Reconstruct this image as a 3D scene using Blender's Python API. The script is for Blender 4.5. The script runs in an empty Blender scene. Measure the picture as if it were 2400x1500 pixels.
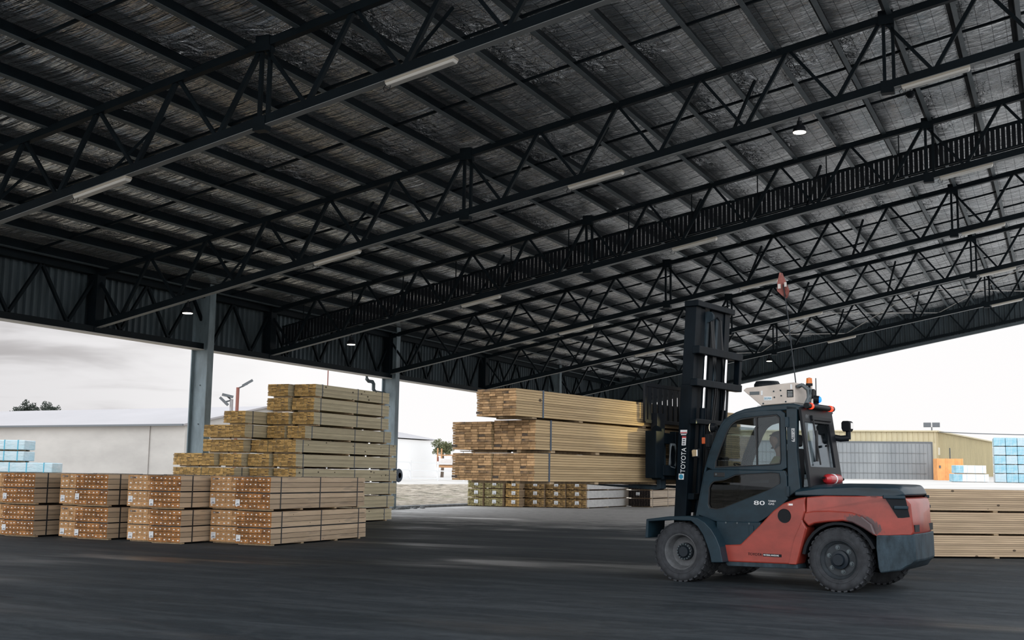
import bpy, math, random
from mathutils import Vector, Matrix
random.seed(7)
sc = bpy.context.scene
col = sc.collection
R = math.radians
# ------------------------------------------------------------------ camera
EYE = 1.55
yaw, pit, rol = R(25.382), R(7.523), R(-0.8613)
cy, sy = math.cos(yaw), math.sin(yaw)
fw = Vector((-sy, cy, 0)); rt = Vector((cy, sy, 0)); up = Vector((0, 0, 1))
f2 = math.cos(pit)*fw + math.sin(pit)*up
u2 = -math.sin(pit)*fw + math.cos(pit)*up
r3 = math.cos(rol)*rt - math.sin(rol)*u2
u3 = math.sin(rol)*rt + math.cos(rol)*u2
cd = bpy.data.cameras.new('camera'); cam = bpy.data.objects.new('camera', cd); col.objects.link(cam)
cam.matrix_world = Matrix(((r3.x, u3.x, -f2.x, 0), (r3.y, u3.y, -f2.y, 0), (r3.z, u3.z, -f2.z, EYE), (0, 0, 0, 1)))
cd.sensor_width = 36.0; cd.lens = 36.0*2733.87/2400.0
cd.clip_start = 0.1; cd.clip_end = 2000
sc.camera = cam
# ------------------------------------------------------------------ sky and exposure
sc.view_settings.view_transform = 'Standard'; sc.view_settings.look = 'None'
sc.view_settings.exposure = 0.0; sc.view_settings.gamma = 1.0
sc.view_settings.use_curve_mapping = False
W = bpy.data.worlds.new('sky'); sc.world = W; W.use_nodes = True
nt = W.node_tree; nt.nodes.clear()
class N:
    """small helper for node graphs"""
    def __init__(s, nt): s.nt = nt
    def n(s, t, **k):
        a = s.nt.nodes.new(t)
        for q, v in k.items():
            if q.startswith('i_'):
                key = q[2:]; a.inputs[int(key) if key.isdigit() else key.replace('_', ' ')].default_value = v
            else: setattr(a, q, v)
        return a
    def l(s, a, b): s.nt.links.new(a, b)
    def math(s, op, a, b=None, c=None, clamp=False):
        m = s.n('ShaderNodeMath', operation=op); m.use_clamp = clamp
        for i, v in enumerate((a, b, c)):
            if v is None: continue
            if isinstance(v, (int, float)): m.inputs[i].default_value = v
            else: s.l(v, m.inputs[i])
        return m.outputs[0]
    def ramp(s, fac, stops, interp='LINEAR'):
        r = s.n('ShaderNodeValToRGB'); r.color_ramp.interpolation = interp
        e = r.color_ramp.elements
        while len(e) < len(stops): e.new(0.5)
        for k, (p, c) in zip(e, stops):
            k.position = p; k.color = (c, c, c, 1) if isinstance(c, (int, float)) else (*c, 1)
        if fac is not None: s.l(fac, r.inputs[0])
        return r.outputs[0]
    def mix(s, fac, a, b, mode='MIX'):
        m = s.n('ShaderNodeMix', data_type='RGBA', blend_type=mode)
        for sock, v in ((m.inputs[0], fac), (m.inputs[6], a), (m.inputs[7], b)):
            if isinstance(v, (int, float)): sock.default_value = v
            elif isinstance(v, tuple): sock.default_value = (*v, 1) if len(v) == 3 else v
            else: s.l(v, sock)
        return m.outputs[2]
    def mapping(s, vec, scale=(1, 1, 1), rot=(0, 0, 0), loc=(0, 0, 0)):
        m = s.n('ShaderNodeMapping'); m.inputs[1].default_value = loc; m.inputs[2].default_value = rot; m.inputs[3].default_value = scale
        s.l(vec, m.inputs[0]); return m.outputs[0]
    def noise(s, vec, scale, detail=4, rough=0.55, dist=0.0):
        t = s.n('ShaderNodeTexNoise'); t.inputs['Scale'].default_value = scale; t.inputs['Detail'].default_value = detail
        t.inputs['Roughness'].default_value = rough; t.inputs['Distortion'].default_value = dist
        if vec is not None: s.l(vec, t.inputs['Vector'])
        return t.outputs['Fac']
g = N(nt)
tc = g.n('ShaderNodeTexCoord').outputs['Generated']
sep = g.n('ShaderNodeSeparateXYZ'); g.l(tc, sep.inputs[0])
left = g.n('ShaderNodeVectorMath', operation='DOT_PRODUCT'); g.l(tc, left.inputs[0]); left.inputs[1].default_value = (-0.80, 0.60, 0.0)
leftmask = g.ramp(left.outputs['Value'], [(0.955, 0.0), (0.995, 1.0)])
cl = g.noise(g.mapping(tc, (4, 4, 26), loc=(0.37, 0.1, 0.35)), 1.6, 4, 0.5, 0.3)
cloud = g.ramp(cl, [(0.40, 0.0), (0.68, 1.0)], 'EASE')
low = g.ramp(sep.outputs['Z'], [(0.02, 0.3), (0.07, 1.0), (0.105, 0.75), (0.14, 0.1)])
cm = g.math('MULTIPLY', g.math('MULTIPLY', cloud, leftmask), low)
base = g.mix(leftmask, (1.0, 0.985, 0.985), (0.78, 0.765, 0.775))
skyc = g.mix(cm, base, (0.42, 0.40, 0.40))
zen = g.ramp(sep.outputs['Z'], [(0.16, 1.0), (0.75, 2.3)])
zen2 = g.n('ShaderNodeMix', data_type='RGBA', blend_type='MULTIPLY'); zen2.inputs[0].default_value = 1.0
g.l(skyc, zen2.inputs[6]); g.l(zen, zen2.inputs[7])
# photograph's cool grade comes from a slightly cool overcast zenith
cool = g.mix(g.ramp(sep.outputs['Z'], [(0.1, 0.0), (0.5, 1.0)]), (1, 1, 1), (0.92, 0.985, 1.05))
zen3 = g.n('ShaderNodeMix', data_type='RGBA', blend_type='MULTIPLY'); zen3.inputs[0].default_value = 1.0
g.l(zen2.outputs[2], zen3.inputs[6]); g.l(cool, zen3.inputs[7])
# added fill: sky brightened low behind the camera to light near-facing surfaces
bk = g.ramp(g.math('MULTIPLY', sep.outputs['Y'], -1.0), [(0.15, 0.0), (0.85, 1.0)])
bke = g.ramp(sep.outputs['Z'], [(0.0, 1.0), (0.35, 1.0), (0.7, 0.0)])
gain = g.math('ADD', g.math('MULTIPLY', g.math('MULTIPLY', bk, bke), 1.5), 1.0)
zen4 = g.n('ShaderNodeMix', data_type='RGBA', blend_type='MULTIPLY'); zen4.inputs[0].default_value = 1.0
g.l(zen3.outputs[2], zen4.inputs[6]); g.l(gain, zen4.inputs[7]); zen3 = zen4
bg = g.n('ShaderNodeBackground'); g.l(zen3.outputs[2], bg.inputs[0]); bg.inputs[1].default_value = 1.0
wo = g.n('ShaderNodeOutputWorld'); g.l(bg.outputs[0], wo.inputs[0])

# ------------------------------------------------------------------ materials
def mat(name, color=(.5, .5, .5), rough=.6, metal=0.0, spec=.5, noise=None, bump=None, emit=None, coat=0.0):
    """noise=(scale vec, amount) mottles the colour; bump=(scale vec, strength, distance)"""
    m = bpy.data.materials.new(name); m.use_nodes = True
    b = m.node_tree.nodes['Principled BSDF']; h = N(m.node_tree)
    b.inputs['Base Color'].default_value = (*color, 1); b.inputs['Roughness'].default_value = rough
    b.inputs['Metallic'].default_value = metal; b.inputs['Specular IOR Level'].default_value = spec
    b.inputs['Coat Weight'].default_value = coat
    if noise or bump: oc = h.n('ShaderNodeTexCoord').outputs['Object']
    if noise:
        f = h.noise(h.mapping(oc, noise[0]), 1.0, 6, .65)
        a = noise[1]; c2 = noise[2] if len(noise) > 2 else tuple(c*(1-a) for c in color)
        c1 = tuple(min(1, c*(1+a)) for c in color) if len(noise) < 3 else color
        h.l(h.mix(h.ramp(f, [(.35, 0.0), (.68, 1.0)]), c1, c2), b.inputs['Base Color'])
    if bump:
        f = h.noise(h.mapping(oc, bump[0]), 1.0, 5, .6)
        bp = h.n('ShaderNodeBump'); bp.inputs['Strength'].default_value = bump[1]; bp.inputs['Distance'].default_value = bump[2]
        h.l(f, bp.inputs['Height']); h.l(bp.outputs[0], b.inputs['Normal'])
    if emit:
        b.inputs['Emission Color'].default_value = (*emit[0], 1); b.inputs['Emission Strength'].default_value = emit[1]
    return m

def wood_side(name, c, c2, knot=(.05, .035, .025), kscale=5.0, kamt=1.0, tint=.35, grey=None):
    m = bpy.data.materials.new(name); m.use_nodes = True
    b = m.node_tree.nodes['Principled BSDF']; h = N(m.node_tree)
    oc = h.n('ShaderNodeTexCoord').outputs['Object']; rnd = h.n('ShaderNodeNewGeometry').outputs['Random Per Island']
    grain = h.noise(h.mapping(oc, (25, 1.4, 25)), 1.0, 6, .6)
    col_ = h.mix(h.ramp(grain, [(.3, 0.0), (.7, 1.0)]), c, c2)
    var = h.ramp(rnd, [(0, 1-tint), (1, 1+tint*.6)])
    col_ = h.mix(1.0, col_, var, 'MULTIPLY')
    if grey:
        # a few boards weathered grey over part of their length
        pat = h.noise(h.mapping(oc, (.1, 1.1, 14)), 1.0, 2, .5)
        col_ = h.mix(h.math('MULTIPLY', h.ramp(pat, [(.6, 0.0), (.66, 1.0)]), .4), col_, grey)
    v = h.n('ShaderNodeTexVoronoi'); v.inputs['Scale'].default_value = 1.0
    oi = h.n('ShaderNodeObjectInfo').outputs['Random']; sh = h.n('ShaderNodeVectorMath', operation='ADD')
    h.l(h.mapping(oc, (kscale*1.3, kscale*.8, kscale*1.3)), sh.inputs[0]); h.l(h.math('MULTIPLY', oi, 91.0), sh.inputs[1]); h.l(sh.outputs[0], v.inputs['Vector'])
    vr = h.n('ShaderNodeSeparateColor'); h.l(v.outputs['Color'], vr.inputs[0])
    rad = h.math('MULTIPLY', h.ramp(vr.outputs[0], [(.50, 0.0), (1.0, .17)]), kamt)
    kn = h.math('LESS_THAN', v.outputs['Distance'], rad)
    col_ = h.mix(h.math('MULTIPLY', kn, .85), col_, knot)
    h.l(col_, b.inputs['Base Color']); b.inputs['Roughness'].default_value = .75; b.inputs['Specular IOR Level'].default_value = .25
    return m
def wood_end(name, c, c2, dark, tint=.5, darkp=.85, dots=False):
    m = bpy.data.materials.new(name); m.use_nodes = True
    b = m.node_tree.nodes['Principled BSDF']; h = N(m.node_tree)
    t = h.n('ShaderNodeTexCoord'); oc = t.outputs['Object']; rnd = h.n('ShaderNodeNewGeometry').outputs['Random Per Island']
    f = h.noise(h.mapping(oc, (18, 3, 30)), 1.0, 5, .65, .6)
    col_ = h.mix(h.ramp(f, [(.3, 0.0), (.7, 1.0)]), c, c2)
    col_ = h.mix(1.0, col_, h.ramp(rnd, [(0, 1-tint), (1, 1+tint*.5)]), 'MULTIPLY')
    r2 = h.math('FRACT', h.math('MULTIPLY', rnd, 17.31))
    big = h.noise(h.mapping(oc, (4, 1, 7)), 1.0, 3, .5)
    col_ = h.mix(h.math('MULTIPLY', h.math('GREATER_THAN', r2, darkp), h.ramp(big, [(.38, 0.0), (.6, .9)])), col_, dark)
    if dots:
        # each post end carries one white wax plug: UV runs 0..1 over a post's end
        uv = h.n('ShaderNodeUVMap').outputs[0]
        s = h.n('ShaderNodeSeparateXYZ'); h.l(uv, s.inputs[0])
        ox = h.math('MULTIPLY', h.math('SUBTRACT', r2, .5), .22)
        r3_ = h.math('FRACT', h.math('MULTIPLY', rnd, 53.7)); oy = h.math('MULTIPLY', h.math('SUBTRACT', r3_, .5), .2)
        dx = h.math('SUBTRACT', h.math('SUBTRACT', s.outputs[0], .5), ox); dy = h.math('SUBTRACT', h.math('SUBTRACT', s.outputs[1], .5), oy)
        d = h.math('SQRT', h.math('ADD', h.math('MULTIPLY', dx, h.math('MULTIPLY', dx, .62)), h.math('MULTIPLY', dy, h.math('MULTIPLY', dy, 1.5))))
        col_ = h.mix(h.math('LESS_THAN', d, .155), col_, (.86, .85, .84))
    h.l(col_, b.inputs['Base Color']); b.inputs['Roughness'].default_value = .8; b.inputs['Specular IOR Level'].default_value = .2
    return m

M = {}
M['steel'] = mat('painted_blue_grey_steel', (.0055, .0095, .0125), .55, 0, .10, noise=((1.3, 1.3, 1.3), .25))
M['steel_light'] = mat('galvanised_and_lit_steel', (.065, .085, .095), .5, .1, .5, noise=((2, 2, 2), .2))  # bare fittings, and the ground light painted on purlin flanges
M['column'] = mat('column_paint', (.165, .215, .24), .5, 0, .5, noise=((2.5, 2.5, .8), .3))
M['clad'] = mat('fascia_sheet', (.055, .076, .088), .55, .1, .5, noise=((1, 1, .4), .25))
M['white_strip'] = mat('pale_flange', (.55, .53, .5), .5)
M['under'] = mat('yard_lit_underside', (.22, .23, .23), .6, 0, .3)  # paler than the chord: yard light from below put into the colour
M['fixture'] = mat('fluorescent_diffuser', (.62, .60, .55), .4)
M['fixture_body'] = mat('fixture_housing', (.42, .38, .31), .5)
M['lamp'] = mat('lit_lamp_lens', (1, .97, .9), .4, emit=((1, .9, .74), 9.0))
M['black'] = mat('black_metal', (.009, .011, .014), .42, 0, .12)
M['strap'] = mat('black_strap', (.02, .024, .03), .45)
M['strap_blue'] = mat('blue_grey_strap', (.06, .085, .12), .45)
M['paper'] = mat('white_label_paper', (.80, .82, .84), .6)
M['ink'] = mat('printing_ink', (.06, .06, .07), .6)
M['bearer'] = mat('bearer_timber', (.42, .31, .19), .8, noise=((14, 14, 3), .3))
# front stacks of posts
M['post_side'] = wood_side('post_side', (.64, .49, .345), (.50, .37, .25), kscale=4.5, kamt=.55, tint=.30, grey=(.22, .185, .15))
M['post_end'] = wood_end('post_end', (.43, .20, .072), (.27, .115, .038), (.16, .07, .03), tint=.35, darkp=.9, dots=True)
M['post_end_pale'] = wood_end('post_end_pale', (.60, .36, .18), (.47, .255, .115), (.3, .16, .07), tint=.12, darkp=.97, dots=True)
# tall stepped stack
M['treat_side'] = wood_side('treated_side', (.72, .63, .43), (.57, .49, .325), kscale=5.0, kamt=1.15, tint=.2)
M['treat_end'] = wood_end('treated_end', (.74, .49, .19), (.40, .235, .08), (.16, .11, .07), tint=.5, darkp=.93)
# load on the forks
M['load_side'] = wood_side('load_side', (.49, .36, .205), (.40, .285, .155), kscale=4.5, kamt=.9, tint=.2)
M['load_end'] = wood_end('load_end', (.56, .36, .19), (.34, .20, .095), (.03, .034, .038), tint=.5, darkp=.80)
M['rough_side'] = wood_side('rough_side', (.56, .42, .28), (.44, .325, .215), kscale=4.5, kamt=.8, tint=.22)
M['green_end'] = wood_end('green_end', (.48, .42, .20), (.28, .24, .11), (.07, .06, .04), tint=.4)
M['lath_end'] = wood_end('lath_end', (.66, .44, .19), (.22, .13, .05), (.05, .03, .02), tint=.6, darkp=.7)
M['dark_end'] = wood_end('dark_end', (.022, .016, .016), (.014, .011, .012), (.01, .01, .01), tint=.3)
M['pale_side'] = wood_side('pale_side', (.66, .55, .43), (.55, .44, .33), kscale=4, kamt=.4, tint=.2)
M['wrap_white'] = mat('white_wrap', (.66, .66, .65), .4, noise=((3, 3, 9), .12), bump=((4, 2, 9), .4, .02))
M['wrap_blue'] = mat('blue_wrap', (.17, .40, .50), .35, noise=((2, 2, 3), .5, (.38, .53, .59)), bump=((3, 3, 6), .6, .05))
M['wrap_pale'] = mat('pale_blue_wrap', (.33, .48, .54), .35, noise=((1.5, 1.5, 3), .5, (.47, .54, .58)), bump=((3, 3, 6), .6, .05))
M['band_blue'] = mat('blue_band', (.06, .33, .46), .4)
# forklift
M['red'] = mat('orange_red_paint', (.262, .036, .024), .36, 0, .5, noise=((3.5, 3.5, 5), .2), coat=.15)
M['red_worn'] = M['red'].copy(); M['red_worn'].name = 'worn_red_paint'
_h = N(M['red_worn'].node_tree); _b = M['red_worn'].node_tree.nodes['Principled BSDF']; _src = _b.inputs['Base Color'].links[0].from_socket
_oc = _h.n('ShaderNodeTexCoord').outputs['Object']; _s = _h.n('ShaderNodeSeparateXYZ'); _h.l(_oc, _s.inputs[0])
_dx = _h.math('DIVIDE', _h.math('ADD', _s.outputs[0], .27), .24); _dz = _h.math('DIVIDE', _h.math('SUBTRACT', _h.math('ADD', _s.outputs[2], _h.math('MULTIPLY', _s.outputs[0], -.28)), 1.0), .135)
_d = _h.math('ADD', _h.math('MULTIPLY', _dx, _dx), _h.math('MULTIPLY', _dz, _dz))
_n = _h.noise(_h.mapping(_oc, (22, 22, 9)), 1.0, 6, .75)
_m = _h.ramp(_h.math('ADD', _d, _h.math('MULTIPLY', _h.math('SUBTRACT', _n, .5), 2.6)), [(.75, 1.0), (1.0, 0.0)])
_h.l(_h.mix(_h.math('MULTIPLY', _m, .85), _src, (.03, .035, .04)), _b.inputs['Base Color'])
M['teal'] = mat('dark_teal_paint', (.010, .026, .038), .40, 0, .22, noise=((4, 4, 6), .22), coat=.1)
M['iron'] = mat('worn_dark_casting', (.026, .042, .054), .6, 0, .2, noise=((7, 7, 3), .45), bump=((30, 30, 30), .2, .01))
M['tyre'] = mat('dusty_rubber', (.038, .041, .046), .85, 0, .15, noise=((9, 9, 9), .3))
M['rim'] = mat('dusty_dark_rim', (.030, .036, .042), .55, 0, .2, noise=((10, 10, 10), .25))
M['dish'] = mat('dusty_grey_dish', (.10, .105, .112), .8, 0, .3, noise=((10, 10, 10), .25))
M['hub'] = mat('dark_hub', (.012, .018, .025), .4, 0, .2)
M['mastm'] = mat('mast_steel', (.004, .0075, .011), .42, 0, .06, noise=((3, 3, 1.5), .4), bump=((20, 20, 4), .15, .01))
M['chrome'] = mat('chrome_rod', (.85, .87, .9), .12, 1.0)
M['rubber'] = mat('black_rubber', (.012, .013, .015), .6)
M['seat'] = mat('black_vinyl', (.012, .012, .014), .55, 0, .2)
M['cream'] = mat('cream_powder_coat', (.60, .53, .47), .5, noise=((4, 4, 4), .1))
M['amber'] = mat('amber_lens', (.55, .14, .02), .2, emit=((.8, .2, .03), .25))
M['redlens'] = mat('red_lens', (.7, .03, .01), .2, emit=((1, .05, .015), 1.6))
M['orange_lens'] = mat('orange_marker', (.55, .10, .03), .3)
M['bluelens'] = mat('blue_lens', (.02, .15, .8), .15, emit=((.01, .16, 1), 2.0))
M['headlens'] = mat('headlamp_lens', (.9, .9, .86), .1, emit=((1, .88, .6), 2.0))
M['extred'] = mat('extinguisher_red', (.42, .02, .025), .3, coat=.4)
M['white_paint'] = mat('white_lettering', (.82, .83, .84), .5)
M['badge_blue'] = mat('badge_blue', (.05, .30, .45), .4)
M['decal_red'] = mat('decal_red', (.55, .06, .07), .5)
M['grey_plastic'] = mat('grey_plastic', (.10, .12, .13), .5)
M['mirror'] = mat('mirror_glass', (.9, .9, .9), .08, 1.0)
M['flag'] = mat('faded_red_flag', (.25, .085, .07), .8, noise=((9, 9, 9), .3))
M['flag_white'] = mat('flag_reflective', (.66, .62, .58), .6)
M['scuff'] = mat('scuffed_primer', (.05, .055, .06), .8, noise=((40, 40, 40), .5))
# people
M['skin'] = mat('skin', (.28, .15, .10), .6)
M['shirt'] = mat('olive_shirt', (.16, .15, .04), .85)
M['trouser'] = mat('navy_trousers', (.015, .02, .035), .85)
M['hair'] = mat('dark_hair', (.012, .010, .010), .7)
# outside
M['shed_wall'] = mat('white_shed_sheet', (.37, .35, .325), .6, noise=((.15, .15, .35), .14))
M['shed_roof'] = mat('white_shed_roof', (.29, .272, .275), .5, 0, noise=((.1, .1, .3), .08))
M['gutter'] = mat('dark_gutter', (.10, .11, .12), .5)
M['tan'] = mat('tan_sheet', (.48, .42, .27), .55, noise=((.4, .4, .2), .08))
M['roller'] = mat('grey_roller_door', (.20, .215, .225), .5, .2, noise=((.5, .5, .08), .35, (.29, .305, .31)))
M['orange'] = mat('orange_crate_ply', (.72, .33, .12), .7, noise=((1, 1, 1), .15))
M['bark'] = mat('bark', (.12, .09, .07), .9)
M['leaf'] = mat('gum_leaf', (.035, .045, .035), .8, noise=((2, 2, 2), .4))
M['leaf2'] = mat('shrub_leaf', (.12, .13, .06), .8, noise=((2, 2, 2), .4))
M['stake'] = mat('orange_brown_stakes', (.42, .22, .10), .7)
M['rust'] = mat('rusty_pole', (.22, .08, .06), .7)
M['conc'] = mat('concrete_kerb', (.16, .165, .165), .8, noise=((3, 3, 3), .35))
M['cab_white'] = mat('white_truck_paint', (.86, .85, .84), .4)
M['rail_white'] = mat('white_rail', (.72, .72, .72), .5)

def glass(name, tint, refl=.10, rough=.0):
    m = bpy.data.materials.new(name); m.use_nodes = True
    h = N(m.node_tree); m.node_tree.nodes.clear()
    t = h.n('ShaderNodeBsdfTransparent'); t.inputs[0].default_value = (*tint, 1)
    gl = h.n('ShaderNodeBsdfGlossy'); gl.inputs['Roughness'].default_value = rough; gl.inputs[0].default_value = (.9, .95, 1, 1)
    fr = h.n('ShaderNodeFresnel'); fr.inputs[0].default_value = 1.5
    fac = h.math('ADD', h.math('MULTIPLY', fr.outputs[0], .45), refl, clamp=True)
    mx = h.n('ShaderNodeMixShader'); h.l(fac, mx.inputs[0]); h.l(t.outputs[0], mx.inputs[1]); h.l(gl.outputs[0], mx.inputs[2])
    o = h.n('ShaderNodeOutputMaterial'); h.l(mx.outputs[0], o.inputs[0])
    return m
M['glass'] = glass('cab_glass', (.74, .78, .79), .0)
M['glass_dark'] = glass('smoked_glass', (.30, .33, .35), .0)
M['glass_rear'] = glass('rear_glass', (.72, .75, .77), .0)

def foil_material():
    """crinkled silver insulation foil seen through a safety-mesh of thin wires"""
    m = bpy.data.materials.new('insulation_foil'); m.use_nodes = True
    b = m.node_tree.nodes['Principled BSDF']; h = N(m.node_tree)
    oc = h.n('ShaderNodeTexCoord').outputs['Object']
    s = h.n('ShaderNodeSeparateXYZ'); h.l(oc, s.inputs[0])
    def line(v, pitch, w):
        f = h.math('FRACT', h.math('DIVIDE', v, pitch)); return h.math('LESS_THAN', f, w)
    wires = h.math('MAXIMUM', line(s.outputs[0], .30, .045), line(s.outputs[1], .15, .06))
    blotch = h.noise(h.mapping(oc, (.25, .5, 1)), 1.0, 4, .6)
    c = h.mix(h.ramp(blotch, [(.35, 0.0), (.7, 1.0)]), (.90, .92, .93), (.70, .725, .74))
    c = h.mix(h.math('MULTIPLY', wires, .8), c, (.03, .035, .04))
    h.l(c, b.inputs['Base Color']); b.inputs['Metallic'].default_value = .80; b.inputs['Roughness'].default_value = .19
    rid = h.noise(h.mapping(oc, (.35, 4.2, 1)), 1.0, 4, .56, .35)      # ridges running up the slope
    cr = h.noise(h.mapping(oc, (3.2, 3.2, 1)), 1.0, 4, .6, 1.2)       # crinkles
    patch = h.ramp(h.noise(h.mapping(oc, (.3, .4, 1)), 1.0, 2, .5), [(.5, 0.0), (.62, 1.0)])
    ht = h.math('ADD', h.math('MULTIPLY', rid, .30), h.math('MULTIPLY', h.math('MULTIPLY', cr, patch), .22))
    bp = h.n('ShaderNodeBump'); bp.inputs['Strength'].default_value = 1.0; bp.inputs['Distance'].default_value = 1.0
    h.l(ht, bp.inputs['Height']); h.l(bp.outputs[0], b.inputs['Normal'])
    return m
M['foil'] = foil_material()

def floor_material():
    m = bpy.data.materials.new('worn_asphalt_floor'); m.use_nodes = True
    b = m.node_tree.nodes['Principled BSDF']; h = N(m.node_tree)
    oc = h.n('ShaderNodeTexCoord').outputs['Object']
    fine = h.noise(h.mapping(oc, (9, 9, 1)), 1.0, 8, .7)
    streak = h.noise(h.mapping(oc, (.25, 1.6, 1), rot=(0, 0, R(12))), 1.0, 6, .65, .8)
    swirl = h.noise(h.mapping(oc, (.35, .8, 1)), 1.0, 5, .6, 2.5)
    c = h.mix(h.ramp(fine, [(.3, 0.0), (.75, 1.0)]), (.0085, .0140, .0195), (.023, .033, .0415))
    c = h.mix(h.math('MULTIPLY', h.ramp(streak, [(.45, 0.0), (.70, 1.0)]), .42), c, (.085, .098, .110))
    c = h.mix(h.math('MULTIPLY', h.ramp(swirl, [(.50, 0.0), (.57, 1.0), (.64, 0.0)]), .16), c, (.11, .12, .13))
    # paler far end: daylight, wet shine and some dust put into the colour
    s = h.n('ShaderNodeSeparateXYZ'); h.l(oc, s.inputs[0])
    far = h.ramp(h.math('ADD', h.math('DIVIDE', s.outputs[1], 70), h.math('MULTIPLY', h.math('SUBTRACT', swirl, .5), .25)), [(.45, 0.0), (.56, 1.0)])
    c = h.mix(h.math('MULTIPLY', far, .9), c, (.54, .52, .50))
    blot = h.noise(h.mapping(oc, (2.4, 5.0, 1)), 1.0, 6, .7)
    c = h.mix(h.math('MULTIPLY', h.ramp(blot, [(.52, 0.0), (.66, 1.0)]), .55), c, (.010, .015, .020))
    pit = h.noise(h.mapping(oc, (.9, 2.8, 1)), 1.0, 3, .6, .4)
    c = h.mix(h.math('MULTIPLY', h.ramp(pit, [(.68, 0.0), (.72, 1.0)]), .7), c, (.010, .012, .015))
    h.l(c, b.inputs['Base Color'])
    # damp patches shine
    wet = h.noise(h.mapping(oc, (.10, .42, 1), rot=(0, 0, R(-8))), 1.0, 4, .55, .5)
    h.l(h.ramp(wet, [(.42, .78), (.56, .62), (.66, .30)]), b.inputs['Roughness'])
    b.inputs['Specular IOR Level'].default_value = .35
    bp = h.n('ShaderNodeBump'); bp.inputs['Strength'].default_value = .5; bp.inputs['Distance'].default_value = .02
    h.l(h.math('ADD', fine, streak), bp.inputs['Height']); h.l(bp.outputs[0], b.inputs['Normal'])
    return m
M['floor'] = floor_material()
def yard_material():
    m = bpy.data.materials.new('pale_dusty_yard'); m.use_nodes = True
    b = m.node_tree.nodes['Principled BSDF']; h = N(m.node_tree)
    oc = h.n('ShaderNodeTexCoord').outputs['Object']
    s = h.n('ShaderNodeSeparateXYZ'); h.l(oc, s.inputs[0])
    f = h.noise(h.mapping(oc, (.12, .5, 1)), 1.0, 6, .65, .6)
    c = h.mix(h.ramp(f, [(.35, 0.0), (.68, 1.0)]), (.53, .50, .465), (.34, .32, .295))
    gr = h.noise(h.mapping(oc, (2.0, .9, 2.0)), 1.0, 8, .8)
    gravel = h.ramp(gr, [(.40, (.07, .06, .04)), (.5, (.26, .215, .155)), (.60, (.46, .40, .33))])
    grass = h.noise(h.mapping(oc, (.2, .2, 1)), 1.0, 4, .7)
    gravel = h.mix(h.math('MULTIPLY', h.ramp(grass, [(.55, 0.0), (.66, 1.0)]), .6), gravel, (.12, .125, .05))
    inx = h.math('MULTIPLY', h.math('LESS_THAN', s.outputs[0], -26.7), h.math('GREATER_THAN', s.outputs[0], -42.0))
    c = h.mix(inx, c, gravel)
    h.l(c, b.inputs['Base Color']); b.inputs['Roughness'].default_value = .85
    bp = h.n('ShaderNodeBump'); bp.inputs['Strength'].default_value = .6; bp.inputs['Distance'].default_value = .12
    h.l(h.math('MULTIPLY', gr, inx), bp.inputs['Height']); h.l(bp.outputs[0], b.inputs['Normal'])
    return m
M['yard'] = yard_material()

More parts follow.
